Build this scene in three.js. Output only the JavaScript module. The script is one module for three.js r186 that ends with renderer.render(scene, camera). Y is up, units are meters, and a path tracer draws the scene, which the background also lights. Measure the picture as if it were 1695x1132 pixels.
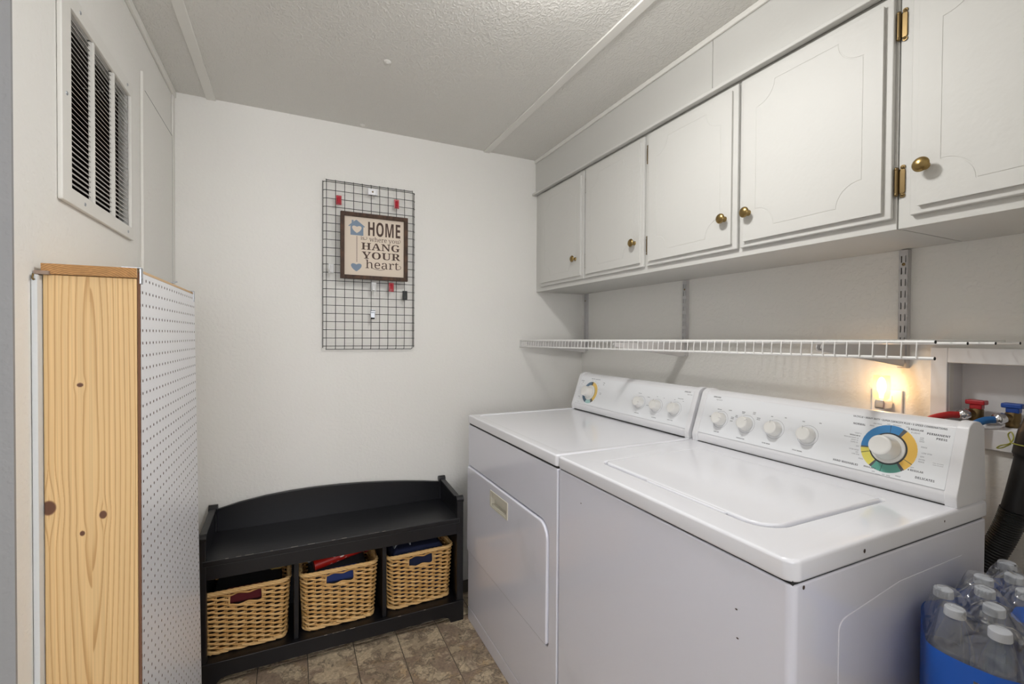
import * as THREE from 'three';
import { mergeGeometries } from 'three/addons/utils/BufferGeometryUtils.js';
import { RectAreaLightUniformsLib } from 'three/addons/lights/RectAreaLightUniformsLib.js';
import { RoundedBoxGeometry } from 'three/addons/geometries/RoundedBoxGeometry.js';

// ───────────────────────── camera, light, exposure ─────────────────────────
const scene = new THREE.Scene();
const FILL_WIN = { x0: -2.7, x1: -0.5, y0: 0.75, y1: 2.0 };       // unseen window added behind the camera to let in fill light
scene.background = new THREE.Color().setRGB(18, 18.1, 18.7);
const camera = new THREE.PerspectiveCamera(73.1, 1695 / 1132, 0.02, 30);
camera.rotation.order = 'YXZ';
camera.position.set(-1.5217, 1.2666, 2.2464);
camera.rotation.set(-0.01307, -0.44515, 0.0058);
camera.updateProjectionMatrix();
scene.add(camera);
const renderer = new THREE.WebGLRenderer({ antialias: true });
renderer.toneMapping = THREE.LinearToneMapping;
renderer.toneMappingExposure = 0.3;
renderer.shadowMap.enabled = true;
const LAMP = { x: -0.95, z: 1.36, glow: 2.4, down: 285, color: new THREE.Color().setRGB(1, 0.99, 0.975) };
const HALL_FILL = { x: -2.2, z: 2.75, glow: 0.5, down: 12, color: new THREE.Color().setRGB(1, 0.97, 0.93) };  // unseen lamp added behind the camera as fill light
RectAreaLightUniformsLib.init();
const NIGHT = { intensity: 0.07, color: new THREE.Color().setRGB(1, 0.62, 0.28) };

// ───────────────────────── helpers ─────────────────────────
const V = (x, y, z) => new THREE.Vector3(x, y, z);
let seedState = 1234567;
const rnd = () => { seedState = (seedState * 1664525 + 1013904223) >>> 0; return seedState / 4294967296; };
const used = new Map();
function numbered(name) {
  const n = used.get(name) ?? 0; used.set(name, n + 1);
  return n ? name + '_' + String(n).padStart(3, '0') : name;
}
const bases = new Map();
function thing(name, label, category, base = [0, 0, 0], group) {
  const g = new THREE.Group(); g.name = numbered(name); g.position.set(...base);
  g.userData = { label, category }; if (group) g.userData.group = group;
  bases.set(g, base); scene.add(g); return g;
}
function struct(name, geo, mat) {
  const m = new THREE.Mesh(geo, mat); m.name = numbered(name); m.userData.kind = 'structure';
  m.castShadow = m.receiveShadow = true; bases.set(m, [0, 0, 0]); scene.add(m); return m;
}
// geometry given in room coordinates; moved into the thing's own frame
function part(root, name, geo, mat, parent = root, extra) {
  const b = bases.get(root); geo.translate(-b[0], -b[1], -b[2]);
  const m = new THREE.Mesh(geo, mat); m.name = name; m.castShadow = m.receiveShadow = true;
  if (extra) Object.assign(m.userData, extra);
  parent.add(m); return m;
}
// shared geometry placed at a room position
function partAt(root, name, geo, mat, pos, parent = root, rot) {
  const b = bases.get(root), m = new THREE.Mesh(geo, mat); m.name = name; m.castShadow = m.receiveShadow = true;
  m.position.set(pos[0] - b[0], pos[1] - b[1], pos[2] - b[2]);
  if (rot) m.rotation.set(...rot);
  parent.add(m); return m;
}
function boxUV(g) {            // uv in metres from the dominant normal
  const p = g.attributes.position, n = g.attributes.normal, uv = new Float32Array(p.count * 2);
  for (let i = 0; i < p.count; i++) {
    const ax = Math.abs(n.getX(i)), ay = Math.abs(n.getY(i)), az = Math.abs(n.getZ(i));
    let u, v;
    if (ax >= ay && ax >= az) { u = p.getZ(i); v = p.getY(i); }
    else if (ay >= az) { u = p.getX(i); v = p.getZ(i); }
    else { u = p.getX(i); v = p.getY(i); }
    uv[2 * i] = u; uv[2 * i + 1] = v;
  }
  g.setAttribute('uv', new THREE.BufferAttribute(uv, 2)); return g;
}
function bx(x0, x1, y0, y1, z0, z1, r = 0) {
  const w = x1 - x0, h = y1 - y0, d = z1 - z0;
  const g = r > 0 ? new RoundedBoxGeometry(w, h, d, 2, Math.min(r, w / 2.05, h / 2.05, d / 2.05)) : new THREE.BoxGeometry(w, h, d);
  g.translate((x0 + x1) / 2, (y0 + y1) / 2, (z0 + z1) / 2);
  return boxUV(g);
}
function norm(g) { const h = g.index ? g.toNonIndexed() : g; for (const k of Object.keys(h.attributes)) if (!['position', 'normal', 'uv'].includes(k)) h.deleteAttribute(k); if (!h.attributes.uv) h.setAttribute('uv', new THREE.BufferAttribute(new Float32Array(h.attributes.position.count * 2), 2)); return h; }
const merge = (list) => mergeGeometries(list.map(norm));
const arcPts = (out, cx, cy, r, a0, a1, n = 8) => { for (let i = 0; i <= n; i++) { const a = a0 + (a1 - a0) * i / n; out.push(new THREE.Vector2(cx + r * Math.cos(a), cy + r * Math.sin(a))); } };
function roundRect(x0, x1, y0, y1, r, path = new THREE.Shape()) {
  const [a, b, c, d] = Array.isArray(r) ? r : [r, r, r, r], P = [], Q = Math.PI / 2;   // bottom-left, bottom-right, top-right, top-left
  const corner = (x, y, q, cx, cy, a0) => (q > 0 ? arcPts(P, cx, cy, q, a0, a0 + Q) : P.push(new THREE.Vector2(x, y)));
  corner(x1, y0, b, x1 - b, y0 + b, -Q); corner(x1, y1, c, x1 - c, y1 - c, 0); corner(x0, y1, d, x0 + d, y1 - d, Q); corner(x0, y0, a, x0 + a, y0 + a, 2 * Q);
  path.setFromPoints(P); return path;
}
const ext = (shape, depth, b, seg = 2) => new THREE.ExtrudeGeometry(shape, { depth: Math.max(depth - 2 * b, 1e-4), bevelEnabled: b > 0, bevelThickness: b, bevelSize: b, bevelOffset: -b, bevelSegments: seg, curveSegments: 10 }).translate(0, 0, b);
// normals averaged by face area within the crease angle, so that broad faces stay flat beside small bevels
function crease(g0, angle = 0.85) {
  const g = g0.index ? g0.toNonIndexed() : g0, p = g.attributes.position, n = p.count / 3, lim = Math.cos(angle), F = [], hash = new Map(), A = V(0, 0, 0), B = V(0, 0, 0), C = V(0, 0, 0);
  const key = (i) => Math.round(p.getX(i) * 1e5) + ',' + Math.round(p.getY(i) * 1e5) + ',' + Math.round(p.getZ(i) * 1e5);
  for (let t = 0; t < n; t++) {
    A.fromBufferAttribute(p, 3 * t); B.fromBufferAttribute(p, 3 * t + 1); C.fromBufferAttribute(p, 3 * t + 2);
    const w = B.sub(A).cross(C.sub(A)), len = w.length(); F.push({ w: w.clone(), u: len > 1e-14 ? w.clone().divideScalar(len) : null });
    for (let k = 0; k < 3; k++) { const h = key(3 * t + k); if (!hash.has(h)) hash.set(h, []); hash.get(h).push(t); }
  }
  const out = new Float32Array(p.count * 3), s = V(0, 0, 0);
  for (let t = 0; t < n; t++) for (let k = 0; k < 3; k++) {
    s.set(0, 0, 0); const u = F[t].u;
    if (u) for (const q of hash.get(key(3 * t + k))) if (F[q].u && F[q].u.dot(u) >= lim) s.add(F[q].w);
    if (s.lengthSq() < 1e-30) s.copy(u ?? V(0, 1, 0)); s.normalize(); s.toArray(out, 9 * t + 3 * k);
  }
  g.setAttribute('normal', new THREE.BufferAttribute(out, 3)); return g;
}
// shape drawn in (x, -z): extruded upwards from y0 to y1
function slabY(shape, y0, y1, b = 0) { return boxUV(crease(ext(shape, y1 - y0, b).rotateX(-Math.PI / 2).translate(0, y0, 0))); }
// shape drawn in (z, y): extruded along x
function slabX(shape, x0, x1, b = 0) { return boxUV(crease(ext(shape, x1 - x0, b).rotateY(-Math.PI / 2).translate(x1, 0, 0))); }
// shape drawn in (x, y): extruded along z
function slabZ(shape, z0, z1, b = 0) { return boxUV(crease(ext(shape, z1 - z0, b).translate(0, 0, z0))); }
const rectXZ = (x0, x1, z0, z1, r, s) => roundRect(x0, x1, -z1, -z0, r, s);   // r: front(+z)-left, front-right, back-right, back-left
function tube(pts, r, seg = 0, rad = 6, closed = false) {
  const c = new THREE.CatmullRomCurve3(pts.map((p) => (p.isVector3 ? p : V(...p))), closed, 'centripetal');
  return new THREE.TubeGeometry(c, seg || pts.length * 4, r, rad, closed);
}
function rod(a, b, r, rad = 8) {
  const A = V(...a), B = V(...b), d = B.clone().sub(A), g = new THREE.CylinderGeometry(r, r, d.length(), rad);
  g.applyQuaternion(new THREE.Quaternion().setFromUnitVectors(V(0, 1, 0), d.normalize())); g.translate((a[0] + b[0]) / 2, (a[1] + b[1]) / 2, (a[2] + b[2]) / 2); return g;
}
const lathe = (pts, seg = 28) => new THREE.LatheGeometry(pts.map((p) => new THREE.Vector2(...p)), seg);

// ───────────────────────── textures ─────────────────────────
function hash2(x, y, s) { let h = (x * 374761393 + y * 668265263 + s * 2147483647) | 0; h = Math.imul(h ^ (h >>> 13), 1274126177); return ((h ^ (h >>> 16)) >>> 0) / 4294967296; }
function vnoise(x, y, per, s) {
  const xi = Math.floor(x), yi = Math.floor(y), fx = x - xi, fy = y - yi, m = (a) => ((a % per) + per) % per;
  const u = fx * fx * (3 - 2 * fx), v = fy * fy * (3 - 2 * fy);
  const a = hash2(m(xi), m(yi), s), b = hash2(m(xi + 1), m(yi), s), c = hash2(m(xi), m(yi + 1), s), d = hash2(m(xi + 1), m(yi + 1), s);
  return a + (b - a) * u + (c - a) * v + (a - b - c + d) * u * v;
}
function fbm(u, v, per, s, oct = 4, gain = 0.5) { let a = 0, w = 1, t = 0; for (let i = 0; i < oct; i++) { a += w * vnoise(u * per, v * per, per, s + i); t += w; w *= gain; per *= 2; } return a / t; }
function dataTex(w, h, fn, srgb = false, size = 1, sizeY = size) {
  const d = new Uint8Array(w * h * 4);
  for (let y = 0; y < h; y++) for (let x = 0; x < w; x++) {
    const c = fn(x / w, y / h), o = (y * w + x) * 4;
    for (let k = 0; k < 3; k++) d[o + k] = Math.max(0, Math.min(255, (c.length ? c[k] : c) * 255));
    d[o + 3] = 255;
  }
  const t = new THREE.DataTexture(d, w, h); t.wrapS = t.wrapT = THREE.RepeatWrapping; t.magFilter = THREE.LinearFilter; t.minFilter = THREE.LinearMipmapLinearFilter; t.generateMipmaps = true;
  if (srgb) t.colorSpace = THREE.SRGBColorSpace;
  t.repeat.set(1 / size, 1 / sizeY); t.needsUpdate = true; return t;
}
function canvasTex(w, h, draw) {
  const c = document.createElement('canvas'); c.width = w; c.height = h; draw(c.getContext('2d'), w, h);
  const t = new THREE.CanvasTexture(c); t.colorSpace = THREE.SRGBColorSpace; t.anisotropy = 8; return t;
}
const lerp = (a, b, t) => a + (b - a) * t, sstep = (a, b, x) => { const t = Math.max(0, Math.min(1, (x - a) / (b - a))); return t * t * (3 - 2 * t); };

const peel = dataTex(512, 512, (u, v) => { const a = fbm(u, v, 48, 3, 3), b = fbm(u, v, 9, 9, 3); return 0.75 * sstep(0.35, 0.72, a) + 0.25 * b; }, false, 0.42);
const ceilBump = dataTex(512, 512, (u, v) => { const w = fbm(u, v, 16, 21, 3) * 0.02; const a = fbm(u + w, v * 1, 64, 33, 2); return sstep(0.42, 0.66, a); }, false, 0.3, 0.42);
const orange = dataTex(256, 256, (u, v) => fbm(u, v, 32, 5, 3), false, 0.35);
const wrinkle = dataTex(256, 256, (u, v) => { const w = fbm(u, v, 4, 15, 3) * 0.3; const a = Math.abs(fbm(u + w, v - w, 5, 17, 3) - 0.5) * 3; return Math.max(0, 1 - a * 2.2); }, false, 0.22);
const wallTone = dataTex(256, 256, (u, v) => { const n = 0.965 + 0.05 * (fbm(u, v, 3, 41, 4) - 0.5); return [n, n * 0.998, n * 0.992]; }, false, 1.9);
const enamelTone = dataTex(256, 256, (u, v) => { const n = 0.985 - 0.09 * sstep(0.62, 0.85, fbm(u, v, 3, 51, 5)); return [n, n * 0.995, n]; }, false, 0.9);
const blackTone = dataTex(256, 256, (u, v) => { const s = fbm(u * 1, v * 6, 8, 61, 4); return 0.5 + 0.5 * s; }, false, 0.5);

const std = (o) => new THREE.MeshStandardMaterial(o), phy = (o) => new THREE.MeshPhysicalMaterial(o);
const rgb = (r, g, b) => new THREE.Color().setRGB(r, g, b);
const M = {
  wall: std({ color: rgb(0.825, 0.812, 0.775), roughness: 0.75, map: wallTone, bumpMap: peel, bumpScale: 0.0005 }),
  hallWallShaded: std({ color: rgb(0.29, 0.29, 0.292), roughness: 0.75, bumpMap: peel, bumpScale: 0.0004 }),  // white wall paint, with its shade put into the grey colour
  ceiling: std({ color: rgb(0.72, 0.705, 0.665), roughness: 0.85, bumpMap: ceilBump, bumpScale: 0.0008 }),
  trimPaint: std({ color: rgb(0.78, 0.765, 0.72), roughness: 0.5, bumpMap: orange, bumpScale: 0.0002 }),
  cabinet: std({ color: rgb(0.615, 0.608, 0.578), roughness: 0.55, bumpMap: orange, bumpScale: 0.00035 }),
  nicheWhite: std({ color: rgb(0.74, 0.73, 0.73), roughness: 0.5, bumpMap: orange, bumpScale: 0.0002 }),
  grout: std({ color: rgb(0.09, 0.075, 0.06), roughness: 0.9 }),
  enamel: phy({ color: rgb(0.81, 0.82, 0.9), roughness: 0.17, map: enamelTone, clearcoat: 0.5, clearcoatRoughness: 0.12 }),
  enamelTop: phy({ color: rgb(0.87, 0.875, 0.92), roughness: 0.2, clearcoat: 0.6, clearcoatRoughness: 0.08 }),
  plasticWhite: std({ color: rgb(0.82, 0.82, 0.84), roughness: 0.35 }),
  plasticGrey: std({ color: rgb(0.5, 0.49, 0.48), roughness: 0.5 }),
  knobWhite: std({ color: rgb(0.83, 0.82, 0.79), roughness: 0.32 }),
  almond: std({ color: rgb(0.62, 0.59, 0.5), roughness: 0.4 }),
  darkGap: std({ color: rgb(0.02, 0.02, 0.02), roughness: 0.9 }),
  black: std({ color: rgb(0.005, 0.005, 0.007), roughness: 0.33, bumpMap: blackTone, bumpScale: 0.0003 }),
  blackWire: std({ color: rgb(0.015, 0.014, 0.014), roughness: 0.45 }),
  whiteWire: std({ color: rgb(0.82, 0.81, 0.79), roughness: 0.3 }),
  greySteel: std({ color: rgb(0.52, 0.51, 0.51), roughness: 0.4 }),
  bracketPaint: std({ color: rgb(0.6, 0.58, 0.57), roughness: 0.45 }),
  brass: std({ color: rgb(0.3, 0.21, 0.085), roughness: 0.3, metalness: 1 }),
  oldBrass: std({ color: rgb(0.2, 0.14, 0.065), roughness: 0.4, metalness: 1 }),
  chrome: std({ color: rgb(0.75, 0.75, 0.77), roughness: 0.18, metalness: 1 }),
  zinc: std({ color: rgb(0.5, 0.52, 0.55), roughness: 0.4, metalness: 0.9 }),
  redPlastic: std({ color: rgb(0.42, 0.008, 0.018), roughness: 0.3 }),
  bluePlastic: std({ color: rgb(0.008, 0.06, 0.33), roughness: 0.4 }),
  redHose: std({ color: rgb(0.42, 0.02, 0.02), roughness: 0.5 }),
  blueHose: std({ color: rgb(0.02, 0.13, 0.36), roughness: 0.5 }),
  blackRubber: std({ color: rgb(0.007, 0.007, 0.008), roughness: 0.45 }),
  ventDark: std({ color: rgb(0.035, 0.025, 0.022), roughness: 0.9 }),
  ventPaint: std({ color: rgb(0.74, 0.725, 0.68), roughness: 0.4 }),
  louver: std({ color: rgb(0.6, 0.585, 0.55), roughness: 0.45 }),
  clearPlastic: phy({ color: rgb(0.93, 0.96, 0.97), roughness: 0.09, transmission: 1, thickness: 0, ior: 1.45 }),
  film: phy({ color: rgb(0.97, 0.98, 0.99), roughness: 0.1, bumpMap: wrinkle, bumpScale: 0.004, transmission: 0.88, thickness: 0, ior: 1.5 }),
  filmBlue: phy({ color: rgb(0.003, 0.11, 0.58), roughness: 0.35, clearcoat: 0.25, clearcoatRoughness: 0.15 }),
  capWhite: std({ color: rgb(0.5, 0.52, 0.56), roughness: 0.4 }),
  carton: std({ color: rgb(0.36, 0.25, 0.15), roughness: 0.85 }),
};

// ───────────────────────── room shell ─────────────────────────
const W = -1.948, H = 2.229, CORNER = 1.178;      // left wall, ceiling height, outer corner where the left wall ends
const HALLX = -3.3, FRONT = 3.7;
// floor slab with the sheet's stone tiles on it
const floor = struct('floor', bx(HALLX - 0.1, 0.25, -0.08, -0.0025, -0.12, FRONT + 0.1), M.grout);
{
  const P = 0.172, mats = [];
  for (let k = 0; k < 6; k++) {
    const s = 100 + k * 17;
    const t = dataTex(256, 256, (u, v) => {
      const wx = fbm(u, v, 3, s, 4) - 0.5, wy = fbm(u, v, 3, s + 7, 4) - 0.5;
      const a = fbm(u + wx * 0.8, v + wy * 0.8, 2, s + 3, 6, 0.55), b = fbm(u + wy * 0.9, v - wx * 0.9, 3, s + 5, 6, 0.55), e = fbm(u - wx * 0.7, v + wx * 0.7, 2, s + 6, 5);
      const c = fbm(u, v, 24, s + 9, 4), vein = Math.pow(1 - Math.min(1, Math.abs(a - 0.5) * 22), 2), crest = Math.pow(1 - Math.min(1, Math.abs(b - 0.53) * 14), 2);
      const dark = sstep(0.45, 0.62, a) * 0.9, light = sstep(0.5, 0.68, b) * 0.7, warm = sstep(0.5, 0.62, e);
      let r = 0.6, g = 0.55, bl = 0.485;
      r = lerp(r, 0.62, warm); g = lerp(g, 0.545, warm); bl = lerp(bl, 0.45, warm);
      r = lerp(r, 0.49, dark); g = lerp(g, 0.435, dark); bl = lerp(bl, 0.395, dark);
      r = lerp(r, 0.74, light); g = lerp(g, 0.69, light); bl = lerp(bl, 0.61, light);
      r = lerp(r, 0.84, crest * 0.4); g = lerp(g, 0.79, crest * 0.4); bl = lerp(bl, 0.71, crest * 0.4);
      r = lerp(r, 0.26, vein * 0.6); g = lerp(g, 0.23, vein * 0.6); bl = lerp(bl, 0.21, vein * 0.6);
      const f = 1.0 + 0.32 * (c - 0.5) + 0.08; return [r * f * 1.02, g * f, bl * f * 0.95];
    }, true, P);
    mats.push(std({ map: t, roughness: 0.5, bumpMap: t, bumpScale: 0.0003 }));
  }
  const g = norm(boxUV(new RoundedBoxGeometry(P - 0.003, 0.006, P - 0.003, 1, 0.0008)));
  for (let i = -14; i <= 5; i++) for (let j = -2; j <= 18; j++) {
    const x = -0.951 - P / 2 + i * P, z = 0.453 + P / 2 + j * P;
    if (x - P / 2 < HALLX || x + P / 2 > 0 || z - P / 2 < 0.01 || z + P / 2 > FRONT || (x < W - 0.02 && z < CORNER)) continue;
    if (z > 2.6 || x < -2.6) continue;                       // behind the camera the slab carries on plainly
    const m = new THREE.Mesh(g, mats[Math.floor(rnd() * 6)]); m.name = 'tile'; m.position.set(x, -0.003, z); m.rotation.y = Math.floor(rnd() * 4) * Math.PI / 2;
    m.receiveShadow = true; floor.add(m);
  }
}
const ceiling = struct('ceiling', bx(HALLX - 0.1, 0.25, H, H + 0.1, -0.12, FRONT + 0.1), M.ceiling);
struct('wall_back', bx(W - 0.12, 0.25, 0, H, -0.12, 0), M.wall);
// left wall with a framed opening for the air vent
{
  const s = roundRect(0, CORNER - 0.006, 0, H, 0); s.holes.push(roundRect(0.562, 0.968, 1.57, 1.952, 0, new THREE.Path()));
  struct('wall_left', slabX(s, W - 0.1, W), M.wall);
}
struct('wall_hall', merge([bx(HALLX, W - 0.1, 0, H, CORNER - 0.1, CORNER), bx(W - 0.1, W, 0, H, CORNER - 0.006, CORNER)]), M.hallWallShaded);
struct('wall_far_left', bx(HALLX - 0.1, HALLX, 0, H, CORNER - 0.1, FRONT), M.wall);
{
  const s = roundRect(HALLX - 0.1, 0.25, 0, H, 0); s.holes.push(roundRect(FILL_WIN.x0, FILL_WIN.x1, FILL_WIN.y0, FILL_WIN.y1, 0, new THREE.Path()));
  struct('wall_front', slabZ(s, FRONT, FRONT + 0.1), M.wall);
  const f = roundRect(FILL_WIN.x0 - 0.06, FILL_WIN.x1 + 0.06, FILL_WIN.y0 - 0.06, FILL_WIN.y1 + 0.06, 0), xm = (FILL_WIN.x0 + FILL_WIN.x1) / 2; f.holes.push(roundRect(FILL_WIN.x0 + 0.03, xm - 0.02, FILL_WIN.y0 + 0.03, FILL_WIN.y1 - 0.03, 0, new THREE.Path()), roundRect(xm + 0.02, FILL_WIN.x1 - 0.03, FILL_WIN.y0 + 0.03, FILL_WIN.y1 - 0.03, 0, new THREE.Path()));
  struct('added_window_1', slabZ(f, FRONT - 0.015, FRONT, 0.003), M.trimPaint);  // frame of the window added for fill light
}
{
  const s = roundRect(-0.12, FRONT, 0, H, 0); s.holes.push(roundRect(1.664, 2.029, 1.02, 1.204, 0, new THREE.Path()));
  struct('wall_right', slabX(s, 0, 0.02), M.wall);
  struct('wall_right_outer', bx(0.13, 0.23, 0, H, -0.12, FRONT), M.wall);
}
struct('wall_light_block', bx(-0.93, 0, 0, H, 2.16, 2.26, 0.004), M.wall);   // unseen wall added to keep window light off the washer side
// supply niche: liner, casing and sill
struct('trim_9', merge([bx(0.07, 0.08, 1.03, 1.225, 1.645, 2.05), bx(0.0195, 0.0705, 1.03, 1.225, 1.65, 1.6625), bx(0.0195, 0.0705, 1.03, 1.225, 2.0305, 2.045), bx(0.0195, 0.0705, 1.2055, 1.225, 1.65, 2.045)]), M.nicheWhite);
{
  struct('trim_10', merge([bx(-0.012, 0, 1.0, 1.243, 1.628, 1.663, 0.002), bx(-0.012, 0, 1.0, 1.243, 2.03, 2.065, 0.002), bx(-0.012, 0, 1.205, 1.243, 1.663, 2.03, 0.002)]), M.nicheWhite);
  struct('trim_11', bx(-0.014, 0.071, 1.001, 1.05, 1.6645, 2.0285, 0.002), M.nicheWhite);
}
// ceiling battens, edge trims, panel strips
struct('trim_1', bx(-1.836, -1.803, H - 0.007, H, 0, FRONT, 0.002), M.trimPaint);
struct('trim_2', bx(-0.621, -0.588, H - 0.007, H, 0, FRONT, 0.002), M.trimPaint);
struct('trim_3', bx(W, W + 0.011, H - 0.024, H, 0, CORNER, 0.003), M.trimPaint);
struct('trim_4', bx(W, W + 0.008, 0, 2.085, 0.423, 0.445, 0.002), M.trimPaint);
struct('trim_5', bx(W, W + 0.006, 0, H - 0.024, 0, 0.03, 0.002), M.trimPaint);
struct('trim_8', merge([bx(W, W + 0.0038, 2.0402, 2.0418, 0.034, 0.42), bx(W, W + 0.0038, 0, 2.0402, 0.0315, 0.0335)]), M.darkGap);
struct('trim_12', bx(W, W + 0.004, 0.0, 2.04, 0.034, 0.42, 0.001), M.wall);
// soffit over the cabinets
struct('wall_soffit', merge([bx(-0.311, 0, 2.04, H, 0, 1.1815), bx(-0.311, 0, 2.04, H, 1.1835, 2.16)]), M.cabinet);
struct('trim_6', bx(-0.32, -0.311, H - 0.018, H, 0, 2.16, 0.003), M.trimPaint);
struct('trim_7', bx(-0.334, -0.311, 2.034, 2.046, 0.0, 1.69, 0.003), M.cabinet);
// small plastic fasteners on the ceiling
for (const [x, z, r] of [[-1.219, 0.579, 0.013], [-1.23, 0.03, 0.011]]) {
  const g = lathe([[0.0001, -0.007], [r * 0.4, -0.0065], [r * 0.5, -0.004], [r, -0.003], [r, 0.0]], 18).translate(x, H, z);
  const m = new THREE.Mesh(g, M.trimPaint); m.name = 'fastener'; m.castShadow = true; ceiling.add(m);
}

// ───────────────────────── ceiling lamps (one just out of the frame, one added for fill) ─────────────────────────
function ceilingLamp(L, label) {
  const t = thing('ceiling_lamp', label, 'lamp', [L.x, H, L.z]);
  part(t, 'base', lathe([[0.0001, 0], [0.125, 0], [0.125, -0.016], [0.118, -0.02], [0.0001, -0.02]], 36).translate(L.x, H, L.z), M.plasticWhite);
  part(t, 'shade', lathe([[0.0001, -0.105], [0.03, -0.103], [0.06, -0.096], [0.085, -0.08], [0.102, -0.056], [0.108, -0.02], [0.0001, -0.02]], 36).translate(L.x, H, L.z),
    std({ color: rgb(0.9, 0.9, 0.88), roughness: 0.4, emissive: L.color, emissiveIntensity: 3.0 }));
  const p = new THREE.PointLight(L.color, L.glow, 0, 2); p.position.set(0, -0.06, 0); p.castShadow = true; p.shadow.radius = 3.2; p.shadow.mapSize.set(1024, 1024); p.shadow.bias = -0.002; t.add(p);
  const d = new THREE.RectAreaLight(L.color, L.down, 0.15, 0.15); d.position.set(0, -0.108, 0); d.rotation.x = -Math.PI / 2; t.add(d);
}
ceilingLamp(LAMP, 'round white glass ceiling lamp above the floor before the dryer');
ceilingLamp(HALL_FILL, 'round white glass ceiling lamp added unseen behind the camera for fill light');

// ───────────────────────── wall cabinets ─────────────────────────
const FX = -0.304, CB = 1.51, CT = 2.037;
const knobGeo = lathe([[0.0001, 0.0275], [0.004, 0.0272], [0.0085, 0.026], [0.0125, 0.0238], [0.0148, 0.0212], [0.0154, 0.0192], [0.0146, 0.0178], [0.0115, 0.017], [0.008, 0.0155], [0.0062, 0.0125], [0.0055, 0.007], [0.0062, 0.0025], [0.0085, 0.001], [0.0085, 0]], 36).rotateZ(Math.PI / 2);
const hingeGeo = merge([
  slabX(roundRect(-0.009, 0.005, -0.027, 0.027, 0.004), -0.0025, 0, 0.0008),
  slabX(roundRect(-0.009, 0.001, -0.036, -0.026, 0.0045), -0.0022, 0, 0.0006), slabX(roundRect(-0.009, 0.001, 0.026, 0.036, 0.0045), -0.0022, 0, 0.0006),
  rod([-0.005, -0.026, 0.006], [-0.005, 0.026, 0.006], 0.0038, 10),
  new THREE.SphereGeometry(0.0046, 10, 8).translate(-0.005, 0.028, 0.006), new THREE.SphereGeometry(0.0046, 10, 8).translate(-0.005, -0.028, 0.006),
  lathe([[0.0001, 0.002], [0.003, 0.0012], [0.0034, 0]], 10).rotateZ(Math.PI / 2).translate(-0.0022, 0.03, -0.004), lathe([[0.0001, 0.002], [0.003, 0.0012], [0.0034, 0]], 10).rotateZ(Math.PI / 2).translate(-0.0022, -0.03, -0.004)]);
function concave(z0, z1, y0, y1, r, path) {       // rectangle with scooped corners
  const P = [], Q = Math.PI / 2;
  arcPts(P, z1, y0, r, 2 * Q, Q); arcPts(P, z1, y1, r, 3 * Q, 2 * Q); arcPts(P, z0, y1, r, 4 * Q, 3 * Q); arcPts(P, z0, y0, r, Q, 0);
  path.setFromPoints(P);
  return path;
}
function doorGeo(z0, z1, y0, y1) {
  const lip = 0.016, gi = 0.052, gw = 0.0016, R = 0.055;
  const a = bx(FX - 0.012, FX - 0.0005, y0, y1, z0, z1, 0.003);
  const o = roundRect(z0 + lip, z1 - lip, y0 + lip, y1 - lip, 0.001);
  const Z0 = z0 + lip + gi * 0.75, Z1 = z1 - lip - gi * 0.75, Y0 = y0 + lip + gi * 0.6, Y1 = y1 - lip - gi * 0.6;
  o.holes.push(concave(Z0, Z1, Y0, Y1, R, new THREE.Path()));
  const inner = concave(Z0 + gw, Z1 - gw, Y0 + gw, Y1 - gw, R + gw * 0.2, new THREE.Shape());
  return merge([a, bx(FX - 0.0198, FX - 0.011, y0 + lip + 0.0006, y1 - lip - 0.0006, z0 + lip + 0.0006, z1 - lip - 0.0006), slabX(o, FX - 0.0205, FX - 0.0185, 0.0004), slabX(inner, FX - 0.0205, FX - 0.0185, 0.0004)]);
}
function cabinet(label, zA, zB, doors) {
  const t = thing('wall_cabinet', label, 'cabinet', [0, CB, (zA + zB) / 2]);
  // box behind and the face frame with its openings
  part(t, 'box', merge([bx(FX + 0.018, -0.001, CB, CB + 0.012, zA, zB), bx(FX + 0.018, -0.001, CT - 0.012, CT + 0.002, zA, zB), bx(FX + 0.018, -0.001, CB + 0.012, CT - 0.012, zA, zA + 0.012), bx(FX + 0.018, -0.001, CB + 0.012, CT - 0.012, zB - 0.012, zB), bx(-0.008, -0.001, CB + 0.012, CT - 0.012, zA + 0.012, zB - 0.012)]), M.cabinet);
  const ff = roundRect(zA, zB, CB - 0.001, CT + 0.002, 0); for (const [z0, z1] of doors) ff.holes.push(roundRect(z0 + 0.025, Math.min(z1, zB - 0.01) - 0.025, CB + 0.04, CT - 0.035, 0, new THREE.Path()));
  part(t, 'face_frame', slabX(ff, FX, FX + 0.018, 0.001), M.cabinet);
  for (const [z0, z1, knobZ, hingeZ] of doors) {
    const d = part(t, 'door', doorGeo(z0, z1, 1.532, 2.026), M.cabinet);
    partAt(t, 'knob', knobGeo, M.brass, [FX - 0.0205, 1.628, knobZ], d);
    for (const y of [1.613, 1.956]) {
      const h = partAt(t, 'hinge', hingeGeo, M.oldBrass, [FX - 0.0005, y, hingeZ], d);
      if (hingeZ > (z0 + z1) / 2) h.rotation.x = Math.PI;           // the knuckle lies against the door's edge
      if (hingeZ > (z0 + z1) / 2) h.position.z += 0.004;
    }
  }
}
cabinet('long white wall cabinet with four brass-knobbed doors above the washer and dryer', 0.001, 1.6835, [[0.072, 0.474, 0.42, 0.0655], [0.486, 0.874, 0.833, 0.4795], [0.893, 1.283, 1.245, 0.8865], [1.293, 1.678, 1.327, 1.686]]);
cabinet('white wall cabinet at the right edge of the photo, hung beyond the dark vertical gap', 1.6865, 2.158, [[1.712, 2.12, 1.742, 2.127]]);

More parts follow.
